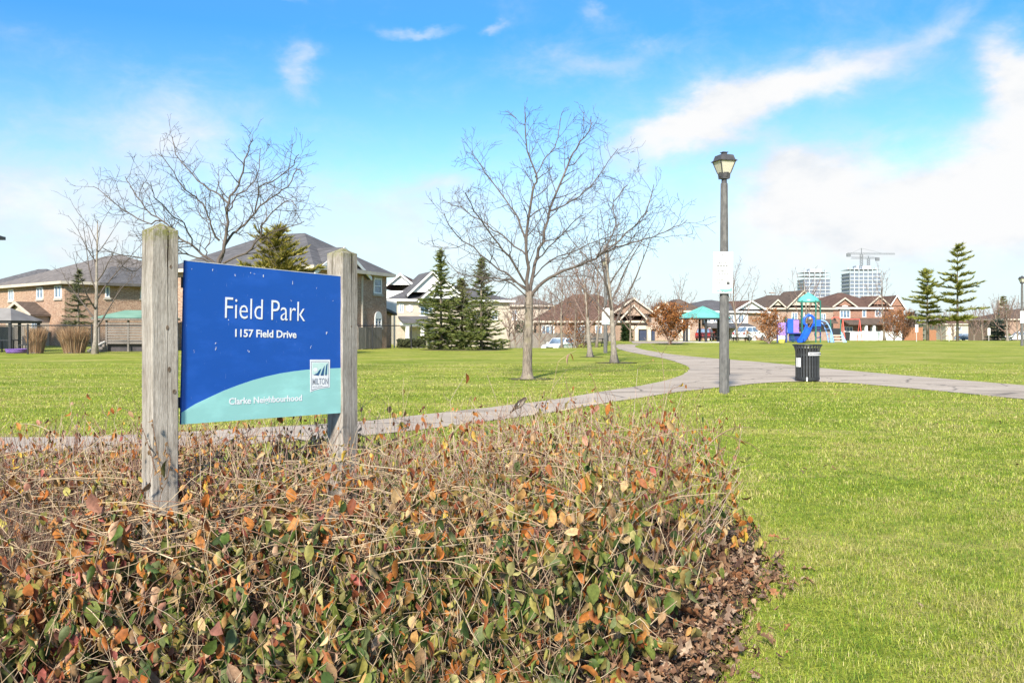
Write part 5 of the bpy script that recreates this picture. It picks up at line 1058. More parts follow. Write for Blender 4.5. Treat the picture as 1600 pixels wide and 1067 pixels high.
# emblem: white plate with a curved foot, three blue sails over a pale sky, a sun and the town's name
z7 = lambda x, y: st(460+x/10.67, 540+y/10.67)
flat('emblem_plate', [[z7(*p) for p in ((262, 775), (330, 745), (420, 720), (500, 707), (585, 696), (590, 233), (258, 233))]], sign_white, -.0024, -.0014)
emb_grey = M_noise('emblem_line', (.24, .27, .31), (.32, .34, .38), 30, .6); emb_sky = M_noise('emblem_sky', (.50, .70, .64), (.58, .76, .7), 12, .6); emb_blue = M_noise('emblem_blue', (.02, .085, .20), (.03, .11, .25), 12, .5)
flat('emblem_sky', [[z7(*p) for p in ((292, 480), (560, 480), (560, 285), (296, 285))]], emb_sky, -.0030, -.0026)
c0 = z7(345, 400); flat('emblem_sun', [[(c0[0]+.018*math.cos(a), c0[1]+.0145*math.sin(a)) for a in np.linspace(0, 2*math.pi, 17)[:-1]]], sign_white, -.0036, -.0032)
flat('emblem_sail', [[z7(*p) for p in ((310, 485), (350, 490), (395, 498), (420, 440), (440, 380), (400, 415), (375, 455))], [z7(*p) for p in ((428, 495), (478, 495), (490, 400), (498, 328), (465, 390))], [z7(*p) for p in ((505, 492), (530, 490), (545, 290), (522, 330), (512, 400))]], emb_blue, -.0042, -.0038)
ln = lambda a, b, t_=5: [z7(a[0]-t_*(b[1] != a[1]), a[1]-t_*(b[0] != a[0])), z7(a[0]+t_*(b[1] != a[1]), a[1]-t_*(b[0] != a[0])), z7(b[0]+t_*(b[1] != a[1]), b[1]+t_*(b[0] != a[0])), z7(b[0]-t_*(b[1] != a[1]), b[1]+t_*(b[0] != a[0]))]
flat('emblem_line', [[z7(276, 262), z7(284, 262), z7(284, 745), z7(276, 745)], [z7(284, 262), z7(566, 262), z7(566, 270), z7(284, 270)], [z7(562, 270), z7(568, 270), z7(568, 684), z7(562, 684)], [z7(284, 735), z7(400, 695), z7(400, 705), z7(284, 747)], [z7(400, 695), z7(562, 676), z7(562, 686), z7(400, 705)]], emb_grey, -.0030, -.0026)
a, b, c = z7(294, 650), z7(294, 545), z7(555, 650); lettering('emblem_lettering', 'MILTON', a[0], c[0], a[1], b[1]-a[1], emb_grey, y=-.0030, bold=.01)
flat('emblem_small_print', [[z7(300+i*42, 684-i*5), z7(334+i*42, 680-i*5), z7(334+i*42, 690-i*5), z7(300+i*42, 694-i*5)] for i in range(4)], emb_grey, -.0030, -.0026)
jr = random.Random(12); sp = []
for px, py, w_, h_ in [(332, 422, .8, 2.4), (368, 430, .8, 3), (391, 426, 1.2, 2), (412, 431, 1.6, 4), (458, 441, .7, 7), (510, 521, .8, 5), (486, 542, .6, 3), (388, 548, 1.8, 2), (337, 537, .7, 3), (337, 545, .6, 5), (357, 500, .8, 2), (303, 549, 1.5, .8), (397, 428, 1, 1), (455, 470, .7, 1.4), (520, 470, .7, 1), (300, 420, 1, .8), (495, 450, .7, 1)]:
    for _ in range(2):
        x, y = px+jr.uniform(-1, 1), py+jr.uniform(-1.5, 1.5); w_ *= .75; h_ *= .8; sp.append([st(x-w_*.4, y+h_*.4), st(x+w_*.3, y+h_*.5), st(x+w_*.5, y-h_*.3), st(x-w_*.2, y-h_*.5)])
flat('scratches', sp, sign_white, -.0016, -.0008)['kind'] = 'stuff'
def post_mat():
    m, t, b = new_mat('weathered_post', .92, .12); v = t.coord(); x, y, z = t.sep(v)
    g = t.noise(t.scale(v, (1, 1, .06)), 62, 6, .68, .6); big = t.noise(t.scale(v, (1, 1, .5)), 7, 4, .6); fine = t.noise(t.scale(v, (1, 1, .12)), 190, 4, .7)
    c = t.mix(t.step(g, .3, .7), (.19, .165, .138), (.385, .35, .305)); c = t.mix(t.step(big, .42, .68, 0, .6), c, (.42, .388, .345)); c = t.mix(t.step(big, .46, .3, 0, .55), c, (.24, .19, .145))
    c = t.mix(1., c, t.ramp(fine, [(.3, (.66, .64, .62)), (.62, (1.08, 1.08, 1.08))]), 'MULTIPLY')
    wig = t.math('MULTIPLY', t.math('SUBTRACT', t.noise(t.comb(0., 0., t.math('MULTIPLY', z, 1.)), 2.6, 5, .65), .5), .030)
    top = t.step(z, 1.62, 2.0)
    d1 = t.math('ABSOLUTE', t.math('SUBTRACT', t.math('ADD', x, wig), .014)); wd = t.math('ADD', .0009, t.math('MULTIPLY', top, .0042))
    ck = t.math('MULTIPLY', t.math('LESS_THAN', d1, wd), t.math('LESS_THAN', y, -.03)); c = t.mix(ck, c, (.035, .027, .02))
    d2 = t.math('ABSOLUTE', t.math('SUBTRACT', t.math('ADD', y, wig), .012)); ck2 = t.math('MULTIPLY', t.math('LESS_THAN', d2, .0012), t.math('LESS_THAN', x, -.03)); c = t.mix(ck2, c, (.05, .04, .03))
    st_ = t.math('MULTIPLY', t.step(t.noise(t.scale(v, (1, 1, .14)), 34, 4, .6), .52, .68), t.step(z, 1.5, 2.02)); c = t.mix(t.math('MULTIPLY', st_, .75), c, (.10, .085, .06))
    ms = t.math('MULTIPLY', t.step(z, 1.94, 2.03), t.step(t.noise(v, 60, 4, .7), .40, .58)); c = t.mix(ms, c, (.17, .165, .055))
    ms2 = t.math('MULTIPLY', t.step(z, 1.80, 2.0), t.step(t.noise(v, 26, 5, .7), .55, .68)); c = t.mix(t.math('MULTIPLY', ms2, .55), c, (.20, .20, .10))
    t.l.new(c, b.inputs['Base Color']); h = t.math('SUBTRACT', t.math('ADD', g, t.math('MULTIPLY', fine, .4)), t.math('MULTIPLY', ck, 1.5)); bump(t, b, h, .75, .006); return m
pm = post_mat(); knot = M_noise('post_knot', (.07, .05, .035), (.16, .12, .085), 60, .9); PW = .148/2
def post(cx, h0, h1, knots, seed, turn=0):
    m = MB(); e = .006; n = 14; r = random.Random(seed); ring = [(-PW, -PW+e), (-PW, PW-e), (-PW+e, PW), (PW-e, PW), (PW, PW-e), (PW, -PW+e), (PW-e, -PW), (-PW+e, -PW)][::-1]
    vs = []
    for i in range(n+1):
        z = -.3+(h0+.3)*i/n; ox, oy = r.gauss(0, .0012), r.gauss(0, .0012); vs += [(x*(1+r.gauss(0, .006))+ox, y*(1+r.gauss(0, .006))+oy, z) for x, y in ring]
    vs += [(x*1.0, y*1.0, h0+.012) for x, y in ring]; vs += [(x*.5, y*.5, h0+(h1-h0)*.58) for x, y in ring]; vs.append((.004, 0, h1)); k = n+3
    m.add(vs, [(i*8+j, i*8+(j+1) % 8, (i+1)*8+(j+1) % 8, (i+1)*8+j) for i in range(k-1) for j in range(8)]+[((k-1)*8+j, (k-1)*8+(j+1) % 8, k*8) for j in range(8)])
    p = part('post', m, pm, sign, loc=(cx, TH/2+.052, 0)); p.rotation_euler.z = R(turn)
    for x, z, rx, rz_ in knots:
        part('knot', MB().lathe([(rx, -.004), (rx*.8, .002), (rx*.35, .001)], 10).xf(Matrix.Translation((x, -PW, z)) @ Matrix.Diagonal((1, 1, rz_/rx, 1)) @ Matrix.Rotation(R(90), 4, 'X')), knot, p)
    return p
zt = lambda py, D: EYE+(PY-py)/F*D
post(-PW-.018, zt(363, 4.93), zt(348.5, 4.97), [(.012, zt(512, 4.93), .009, .016), (.022, zt(577, 4.93), .010, .018), (.05, zt(612, 4.93), .011, .015), (.03, zt(417, 4.93), .008, .012)], 1, -13)
post(SW+PW+.001, zt(399, 6.08), zt(386.5, 6.08), [(.01, 1.5, .006, .008)], 2)
for x in (.012, SW-.012):
    for zf_ in (.12, SH-.12): part('bracket', MB().box(x-.011, x+.011, TH+.001, TH+.02, zf_-.03, zf_+.03).xf(TM), lamp_metal, panel)

# ================================================================== shrub bed
# ground outline of the bed, in metres; front edge just under the frame
def right_edge(y): return float(np.interp(y, [3.0, 3.4, 3.9, 4.8, 5.6, 6.2, 6.8, 7.4], [.05, .25, .55, .98, 1.40, 1.52, 1.38, .7]))
def canopy(x, y):
    h = np.interp(y, [3.2, 3.6, 4.0, 4.5, 5.0, 5.6, 6.6, 7.3], [.12, .30, .47, .60, .66, .70, .72, .55])
    h = h*(1+.22*np.exp(-((x-.55)/.75)**2)*(1/(1+math.exp(-(y-4.7)*6)))-.08*np.exp(-((x+3.2)/.8)**2)-.42*np.exp(-((x+2.45)/.30)**2-((y-4.40)/.40)**2))
    er = right_edge(y)-x; return h*min(1., max(.4, er/.22+.5))*(1+.20*mnoise.noise(Vector((x*1.7, y*1.7, 3.1)))+.10*mnoise.noise(Vector((x*5, y*5, 9.))))
litter_m = M_attr('dead_leaf', .8, .08, .2, .3, 40)
def soil():
    m, t, b = new_mat('bed_soil', .95, .1); v = t.coord(); n = t.noise(v, 9, 6, .7); n2 = t.noise(v, 60, 4, .7)
    c = t.mix(t.step(n, .35, .65), (.045, .032, .024), (.12, .085, .06)); c = t.mix(1., c, t.ramp(n2, [(.3, (.5, .5, .5)), (.7, (1.3, 1.25, 1.2))]), 'MULTIPLY'); t.l.new(c, b.inputs['Base Color']); bump(t, b, n2, .8, .02); return m
edge_px = [(1070, 1180), (1104, 1067), (1146, 1000), (1174, 940), (1200, 890), (1190, 850), (1168, 815)]
bed_xy = [(G(*p).x, G(*p).y) for p in edge_px]+[(1.25, 6.5), (.7, 7.0), (-1, 7.4), (-3, 7.8), (-6.5, 8.0), (-6.5, 2.2), (.2, 2.2)]
jr = random.Random(8); bed2 = []
for (a, b), (c, d) in zip(bed_xy, bed_xy[1:]+bed_xy[:1]):
    k = max(1, int(math.hypot(c-a, d-b)/.18)); bed2 += [(a+(c-a)*i/k+jr.uniform(-.045, .045), b+(d-b)*i/k+jr.uniform(-.045, .045)) for i in range(k)]
bed = sheet('planting_bed', bed2, .008, soil(), 'dark soil bed under the shrubs covered with dead leaves')

# one leaf shape, bent many ways: 11 vertices along a midrib
def leaf_shape(r, w=.30, lob=False):
    st_ = [0, .22, .5, .78, 1.]; wd = [0, .82, 1., .62, 0]; fold = r.uniform(.15, 1.0); curl = r.uniform(-.3, 1.7); tw = r.uniform(-.9, .9); V = []
    for t_, q in zip(st_, wd):
        an = curl*t_; x = (math.sin(an)/curl if abs(curl) > .05 else t_); z = -((1-math.cos(an))/curl if abs(curl) > .05 else 0)
        if lob: q *= r.uniform(.35, 1.5)
        V.append((x, 0, z, q))
    mid = [(x, 0, z) for x, _, z, _ in V]; L = []; Rr = []
    for i in (1, 2, 3):
        x, _, z, q = V[i]; f = fold+tw*(st_[i]-.5); L.append((x, q*w*math.cos(f), z+q*w*math.sin(f))); f = fold-tw*(st_[i]-.5); Rr.append((x, -q*w*math.cos(f), z+q*w*math.sin(f)))
    return np.array(mid+L+Rr, 'f')
def oak_shape(r):
    n = 9; wd = [0, .30, .85, .38, 1., .42, .85, .35, 0]; w_ = r.uniform(.22, .34); curl = r.uniform(.2, 2.2)*r.choice((-1, 1)); roll = r.uniform(.2, 1.3); mid = []; L = []; Rr = []
    for i in range(n):
        t_ = i/(n-1); an = curl*t_; x = math.sin(an)/curl; z = -(1-math.cos(an))/curl; q = wd[i]*w_*r.uniform(.7, 1.25); f = roll*(1+.6*math.sin(i*1.7)); mid.append((x, r.gauss(0, .012), z))
        if 0 < i < n-1: L.append((x+.05*(i % 2 == 0), q*math.cos(f), z+q*math.sin(f))); Rr.append((x+.05*(i % 2 == 0), -q*math.cos(f*.8), z+q*math.sin(f*.8)))
    return np.array(mid+L+Rr, 'f')
OT = []
for i in range(8):
    a, b = i, i+1; l0, l1, r0_, r1_ = 9+i-1, 9+i, 16+i-1, 16+i
    if i == 0: OT += [(a, b, l1), (b, a, r1_)]
    elif i == 7: OT += [(a, b, l0), (b, a, r0_)]
    else: OT += [(a, b, l1), (a, l1, l0), (b, a, r0_), (b, r0_, r1_)]
OT = np.array(OT, 'i')
LT = np.array([(0, 1, 5), (1, 2, 6), (1, 6, 5), (2, 3, 7), (2, 7, 6), (3, 4, 7), (1, 0, 8), (2, 1, 9), (9, 1, 8), (3, 2, 10), (10, 2, 9), (4, 3, 10)], 'i')
def tint(r, a, b, c): k = r.uniform(a, b); return tuple(v*k for v in c)
lr = random.Random(31); SH_L = [leaf_shape(lr, lr.uniform(.24, .34)) for _ in range(24)]; SH_O = [oak_shape(lr) for _ in range(28)]
def basis(r, hang):
    """leaf axis and a side direction; hang 1 lets the tip point down"""
    a = r.uniform(0, 6.283); d = Vector((math.cos(a), math.sin(a), r.gauss(-1.9 if hang else .1, .75))).normalized(); s = d.orthogonal().normalized(); k = r.uniform(0, 6.283) if hang else r.gauss(0, .6)
    s2 = d.cross(s); s = s*math.cos(k)+s2*math.sin(k); return np.array([d, s, d.cross(s)], 'f')
class Leaves:
    def __init__(s): s.rows = []
    def put(s, p, size, B, shape, col): s.rows.append((np.array(p, 'f'), size, B, shape, col))
    def mesh(s, name, rows, shapes, mat):
        if not rows: return None
        K = len(shapes[0]); LT_ = LT if K == 11 else OT; V = np.concatenate([(shapes[q]*sz) @ B + p for p, sz, B, q, c in rows]); T = np.concatenate([LT_+K*i for i in range(len(rows))]); Cc = np.repeat(np.array([c for *_, c in rows], 'f'), K, 0)
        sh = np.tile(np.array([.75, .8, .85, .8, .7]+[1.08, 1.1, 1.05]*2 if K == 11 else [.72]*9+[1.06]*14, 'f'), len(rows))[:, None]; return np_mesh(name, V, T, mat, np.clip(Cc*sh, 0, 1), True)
shrub_leaf = M_attr('shrub_leaf', .55, .20, .18, .35, 70)
GREEN = [(.065, .10, .02), (.09, .125, .026), (.045, .075, .022), (.125, .15, .034), (.11, .13, .05)]; OLIVE = [(.21, .19, .045), (.26, .225, .06), (.17, .145, .045), (.29, .26, .10), (.23, .165, .05)]
RUST = [(.33, .125, .03), (.40, .175, .05), (.25, .085, .028), (.42, .235, .085), (.20, .06, .028), (.36, .12, .03)]; PINK = [(.36, .17, .11), (.30, .09, .07), (.43, .27, .17), (.20, .085, .06)]; YEL = [(.50, .33, .05), (.46, .28, .06), (.42, .34, .08)]
TANL = [(.48, .34, .17), (.40, .27, .13), (.30, .19, .10)]
def leaf_col(r, x, y, z, h):
    f = z/max(.1, h)+r.gauss(0, .2)-max(0, 5.0-y)*.62*(.35+.65/(1+math.exp(-(x+1.7)*3))); left = 1/(1+math.exp((x+1.5)*2.2)); u = r.random()
    if f > .85: pool = RUST if u < .55 else OLIVE if u < .72 else YEL if u < .80 else PINK if u < .9 else TANL
    elif f > .5: pool = (RUST if u < .36 else PINK if u < .36+.2*left else TANL if u < .62 else OLIVE if u < .86 else GREEN if u < .97 else YEL)
    else: pool = (PINK if u < .38*left else RUST if u < .16+.36*left else OLIVE if u < .5+.12*left else TANL if u < .56+.14*left else GREEN)
    c = r.choice(pool); g = r.uniform(.72, 1.3); return tuple(min(.8, k*g) for k in c)
STEM = [(.42, .31, .19), (.35, .25, .155), (.48, .38, .25), (.29, .19, .125), (.21, .115, .075), (.17, .095, .06), (.38, .29, .19)]
PINKISH = [(.37, .265, .215), (.31, .21, .17), (.26, .16, .13), (.40, .31, .26)]
r = random.Random(101); stems = MB(); LV = Leaves(); long_stems = []
def dist_ok(x, y): return 3.15 < y < 7.5 and x < right_edge(y) and x > -.64*y-.7
def post_clear(x, y, z, q=.115):
    for cx, cy in ((-1.905, 4.94), (-1.085, 6.10)):
        if abs(x-cx) < q and abs(y-cy) < q: return False
    return True
def hides_bird(p): px, py = PX+F*p[0]/p[1], PY+F*(EYE-p[2])/p[1]; return 785 < px < 840 and 600 < py < 654
def add_leaf(p, h, near_big=1.):
    if not post_clear(p[0], p[1], p[2], .10) or hides_bird(p): return
    s = r.choice((.034, .042, .050, .058, .066, .080))*r.uniform(.8, 1.15)*near_big; LV.put(p, s, basis(r, True), r.randrange(24), leaf_col(r, p[0], p[1], p[2], h))
def dark(c, k): return tuple(v*k for v in c)
nst = 0
while nst < 1350:
    y = 3.2+4.2*r.random()**.9; x = r.uniform(-.64*y-.7, right_edge(y))
    if not dist_ok(x, y): continue
    nst += 1; h = canopy(x, y); a = r.uniform(0, 6.283); ln_ = r.uniform(.2, 1.0); d = Vector((math.cos(a)*ln_, math.sin(a)*ln_, 1)).normalized(); L = h/max(.5, d.z)*r.uniform(.75, 1.22)
    q = wander(r, Vector((x, y, 0)), d, L, 6, .13, -.02 if r.random() < .5 else .06); ok = [q[0]]
    for p in q[1:]:
        if not post_clear(p.x, p.y, p.z) or p.x > right_edge(p.y)+.12: break
        ok.append(p)
    if len(ok) < 3: continue
    q = ok; r0 = r.uniform(.0026, .0050); rr = radii(len(q), r0, .0014); stems.col = r.choice(STEM if y < 5 else STEM+PINKISH); stems.tube(q, rr, 4, cap=False)
    for k in range(r.randint(3, 6)):
        i = r.randint(1, len(q)-1); p = q[i]; dd = ((q[i]-q[i-1]).normalized()+Vector((r.gauss(0, .7), r.gauss(0, .7), r.gauss(.15, .4)))).normalized(); l = r.uniform(.08, .26); tq = wander(r, p, dd, l, 3, .16, .04)
        if tq[-1].x > right_edge(tq[-1].y)+.12 or not post_clear(tq[-1].x, tq[-1].y, 0): continue
        stems.col = r.choice(STEM if y < 5 else STEM+PINKISH); stems.tube(tq, [.0019, .0015, .0012, .0008], 3, cap=False)
        for n_ in range(r.choice((0, 1, 1, 2, 2, 3))):
            pp = tq[r.randint(1, 3)]
            if pp.z > .03 and r.random() < (.9 if pp.z < h*1.02 else .40): add_leaf(pp, h)
# sunken lower leaves that fill the bed, and the green fringe in front
n = 0
while n < 11500:
    y = 3.15+4.2*r.random()**1.15; x = r.uniform(-.64*y-.7, right_edge(y))
    if not dist_ok(x, y): continue
    n += 1; h = canopy(x, y); z = h*(r.random()**.55)*.95
    if y > 5.2 and z < h*.45: continue
    if n % 4: continue
    d = Vector((r.gauss(0, 1), r.gauss(-.5, 1), r.gauss(.2, .5))).normalized(); tq = wander(r, Vector((x, y, max(.02, z))), d, r.uniform(.08, .22), 4, .2, .05); stems.col = r.choice(STEM); stems.tube(tq, [.0022, .0018, .0015, .0012, .0008], 3, cap=False)
    for p in tq:
        for _ in range(r.choice((0, 0, 1, 1)) if y > 5.0 else r.choice((0, 1, 1, 2, 3))): add_leaf(p+Vector((r.gauss(0, .008), r.gauss(0, .008), r.gauss(0, .008))), h, .82 if y > 5.2 else 1.05 if y > 4.5 else 1.32)
# long tangled shoots lying over the top
for k in range(900):
    tang = r.random() < .5
    if tang: x, y = r.gauss(-2.05, .8), r.gauss(4.85, .5)
    else: y = r.uniform(4.1, 7.0); x = r.uniform(-.62*y, right_edge(y)-.1)
    if not dist_ok(x, y): continue
    h = canopy(x, y); a = r.uniform(0, 6.283); d = Vector((math.cos(a), math.sin(a)*.8, r.uniform(-.1, .55))).normalized(); L = r.uniform(.35, .85); q = wander(r, Vector((x, y, h*r.uniform(.55, .95))), d, L, 7, .10, -.07); ok = []
    for p in q:
        if not post_clear(p.x, p.y, p.z) or p.x > right_edge(p.y)+.2: break
        if p.z < h*.35: break
        ok.append(p)
    if len(ok) < 4: continue
    c = r.choice(STEM[:3]+STEM[:2]+STEM[3:5]); r0 = r.uniform(.0028, .0052)*(1 if not tang else .85)
    if k % 6 == 0 and len(long_stems) < 90: long_stems.append((ok, r0*1.15, c))
    else: stems.col = c; stems.tube(ok, radii(len(ok), r0, .0016), 4, cap=False)
    if r.random() < .5:
        for p in ok[2:]:
            if r.random() < .35: add_leaf(p, h)
# thin upright shoots breaking the skyline, with a few leaves at their tips
for k in range(1250):
    y = r.uniform(4.9, 7.3); x = r.uniform(-.62*y-.3, right_edge(y)-.05)
    if not post_clear(x, y, 0, .12): continue
    h = canopy(x, y); d = Vector((r.gauss(0, .25), r.gauss(0, .2), 1)).normalized(); L = r.uniform(.10, .34); q = wander(r, Vector((x, y, h*.82)), d, L, 4, .12, .03)
    stems.col = r.choice(STEM[2:]+PINKISH+[(.12, .075, .06)]*2); stems.tube(q, [.0026, .0023, .0019, .0016, .0010], 4, cap=False)
    for p in q[2:]:
        if r.random() < .42 and not hides_bird(p): LV.put(p, r.uniform(.025, .05), basis(r, True), r.randrange(24), tint(r, .75, 1.2, r.choice(RUST+RUST+PINK+OLIVE+YEL)))
# clusters of larger orange leaves at the right hand end
for px, py, D, n_ in ((1110, 720, 5.9, 8), (1135, 735, 5.9, 7), (1090, 745, 5.8, 9), (1140, 765, 5.9, 8), (1155, 800, 5.8, 9), (1168, 830, 5.7, 7), (1075, 730, 5.9, 7), (1140, 850, 5.6, 6), (1050, 720, 5.8, 6), (915, 760, 5.4, 6), (930, 745, 5.5, 5), (815, 690, 5.9, 4), (830, 700, 5.9, 3), (690, 690, 6.0, 4), (1060, 800, 5.5, 6), (300, 820, 4.6, 4), (275, 815, 4.6, 3), (1150, 880, 5.5, 3), (360, 985, 4.0, 4)):
    p0 = P(px, py, D)
    for _ in range(n_):
        p = p0+Vector((r.gauss(0, .035), r.gauss(0, .05), r.gauss(0, .03))); LV.put(p, r.uniform(.06, .098), basis(r, True), r.randrange(24), tint(r, .8, 1.25, r.choice(RUST[:2]+YEL+OLIVE[:2]+[(.42, .2, .06)])))
    q = [p0+Vector((r.gauss(0, .05), .1, -.32)), p0+Vector((0, .05, -.15)), p0]; stems.col = r.choice(STEM); stems.tube(q, [.0034, .0028, .002], 4, cap=False)
hedge = thing('shrub_bed', 'wide tangled bed of shrubs with rusty, olive and green leaves in front of the sign', 'shrubs', (-1.5, 5.0, 0)); HO = Vector((-1.5, 5.0, 0))
stem_m = M_attr('shrub_stem', .75, 0, .2, .25, 90)
for i in range(len(stems.v)): v = stems.v[i]; stems.v[i] = (v[0]-HO.x, v[1]-HO.y, v[2])
part('stems', stems, stem_m, hedge, True, kind='stuff')
for q, r0, c in long_stems:
    m = MB(); m.col = c; m.tube([p-HO for p in q], radii(len(q), r0, .0016), 5); part('stem', m, stem_m, hedge, True)
rows = [(p-np.array(HO, 'f'), s, B, k, c) for p, s, B, k, c in LV.rows]
score = []
for i, (p, s, B, k, c) in enumerate(LV.rows):
    x, y, z = p; px = PX+F*x/y; py = PY+F*(EYE-z)/y; ok = 20 < px < 1580 and 640 < py < 1050; top = z/max(.05, canopy(float(x), float(y))); score.append((s/y*(1 if ok and top > .75 and y < 6.2 else .2), i))
best = sorted(score, reverse=True)[:300]; bi = {i for _, i in best}
for i in sorted(bi):
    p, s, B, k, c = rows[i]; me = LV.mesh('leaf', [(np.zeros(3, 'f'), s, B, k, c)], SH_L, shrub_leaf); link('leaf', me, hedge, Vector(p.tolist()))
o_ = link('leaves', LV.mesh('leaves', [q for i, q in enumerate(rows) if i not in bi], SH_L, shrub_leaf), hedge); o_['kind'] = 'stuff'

# fine twigged dormant shrub at the left
o = Vector((-2.52, 4.62, 0)); t = thing('twiggy_shrub', 'dome of fine leafless brown twigs at the left edge of the shrub bed', 'shrub', o); m = MB(); r = random.Random(61)
for k in range(950):
    a = r.uniform(0, 6.283); q = math.sqrt(r.random()); b = Vector((math.cos(a)*q*.20, math.sin(a)*q*.2, .1)); d = Vector((math.cos(a)*q*.55+r.gauss(0, .16), math.sin(a)*q*.5+r.gauss(0, .16), 1)).normalized(); L = r.uniform(.32, .56)*(1-.25*q)
    pts = wander(r, b, d, L, 4, .10, .02); m.col = r.choice([(.20, .12, .09), (.15, .085, .065), (.27, .18, .13), (.36, .27, .2)]); m.tube(pts, [.0016, .0014, .0012, .001, .0007], 3, cap=False)
part('twigs', m, stem_m, t, kind='stuff')
for k in range(9): a = k*.7; m = MB(); m.col = (.14, .09, .07); m.tube([(math.cos(a)*.05, math.sin(a)*.05, -.02), (math.cos(a)*.15, math.sin(a)*.15, .14), (math.cos(a)*.2, math.sin(a)*.2, .3)], [.007, .005, .003], 5); part('stem', m, stem_m, t, True)

# dried creeper on the left post
o = Vector((-1.86, 4.83, 0)); t = thing('dried_creeper', 'dried creeper with curled tan leaves clinging to the left sign post', 'vine', o); r = random.Random(14); m = MB(); lv = []
for tr in ([(238, 655), (243, 690), (247, 715), (252, 738), (250, 765)], [(222, 668), (230, 690), (238, 715), (243, 735)], [(262, 690), (258, 705), (266, 715), (262, 745)]):
    pts = [P(px, py, 4.80 if px > 236 else 4.84)-o for px, py in tr]; m.col = (.15, .09, .06); q = spline(pts, 4); m.tube(q, radii(len(q), .002, .003), 4, cap=False)
    for p in q:
        if r.random() < .75: lv.append((np.array(p, 'f'), r.uniform(.022, .036), basis(r, True), r.randrange(24), tint(r, .7, 1.2, r.choice([(.34, .18, .07), (.26, .15, .07), (.16, .10, .05), (.40, .24, .1)]))))
part('stem', m, stem_m, t, True)
for p, s, B, k, c in lv: link('leaf', LV.mesh('leaf', [(np.zeros(3, 'f'), s, B, k, c)], SH_L, shrub_leaf), t, Vector(p.tolist()))

# fallen leaves: in the bed's right edge and strewn thinly over the grass
r = random.Random(55); fl = []; DEAD = [(.24, .135, .075), (.30, .18, .105), (.17, .09, .055), (.36, .24, .15), (.12, .065, .045), (.27, .12, .055), (.21, .14, .10), (.40, .29, .20), (.19, .105, .06)]
def flat_basis(r):
    a = r.uniform(0, 6.283); d = Vector((math.cos(a), math.sin(a), r.gauss(.05, .3))).normalized(); up = Vector((r.gauss(0, .4), r.gauss(0, .4), r.choice((-1, 1, 1)))).normalized(); s = up.cross(d).normalized(); return np.array([d, s, d.cross(s)], 'f')
n = 0
while n < 3600:
    if r.random() < .8:
        y = r.uniform(3.2, 6.7); e = float(np.interp(y, [3.2, 3.77, 4.28, 4.88, 5.53, 6.18, 6.9], [.72, .88, 1.13, 1.38, 1.67, 1.70, 1.5])); x = e-.09-abs(r.gauss(0, .38))+r.gauss(.0, .12)+.08*math.sin(y*5.1)
    else: y = r.uniform(3.2, 5.4); x = r.uniform(-3.2, 1.0)
    n += 1; fl.append((np.array((x, y, .014+.05*r.random()**2), 'f'), r.choice((.03, .04, .05, .06, .075, .10))*r.uniform(.8, 1.25), flat_basis(r), r.randrange(28), tint(r, .7, 1.2, r.choice(DEAD))))
m = Leaves(); vis = sorted(range(len(fl)), key=lambda i: -fl[i][1]/fl[i][0][1]*(1 if fl[i][0][0] > right_edge(float(fl[i][0][1]))-.05 else .1)); big = set(vis[:170])
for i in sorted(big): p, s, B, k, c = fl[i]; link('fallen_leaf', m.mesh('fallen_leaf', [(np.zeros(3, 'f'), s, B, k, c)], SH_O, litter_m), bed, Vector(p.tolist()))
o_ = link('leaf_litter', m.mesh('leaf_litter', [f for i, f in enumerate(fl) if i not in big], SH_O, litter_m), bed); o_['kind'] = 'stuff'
for k in range(110):
    y = 3.6+r.random()**.7*16; x = r.uniform(-.1, .62)*y+.5
    if x < right_edge(min(7.3, y))+.35 and y < 8: continue
    s = r.uniform(.03, .075); link('fallen_leaf', m.mesh('fallen_leaf', [(np.zeros(3, 'f'), s, flat_basis(r), r.randrange(16), tint(r, .6, 1.1, r.choice(DEAD)))], SH_O, litter_m), lawn, (x, y, .035))

# mulch rings under the lawn trees
mulch = M_noise('mulch', (.075, .062, .03), (.13, .12, .045), 9, .95, bumps=.6)
for px, py, D, rx in ((824, 592, 25.6, .62), (338, 592, 25.6, .6), (960, 566, 37, .8), (922, 558, 44, .5), (1048, 538, 74, 1.2), (1201, 536, 78, .9), (720, 547, 57.5, 2.6)):
    c = at(px, D); jr = random.Random(px); sheet('mulch_patch', [(c.x+rx*1.15*math.cos(a)*jr.uniform(.7, 1.1)+.05, c.y-.1+rx*.95*math.sin(a)*jr.uniform(.75, 1.1)) for a in np.linspace(0, 2*math.pi, 25)[:-1]], .010, mulch, 'worn mulch patch under the tree')

# ================================================================== bird
o = P(812, 648, 6.7); bird = thing('small_bird', 'small dark brown bird with white wing bar perched on a shoot above the shrubs', 'bird', o, R(-22))
bm_ = M_attr('bird_feathers', .75, 0, .2, .3, 220)
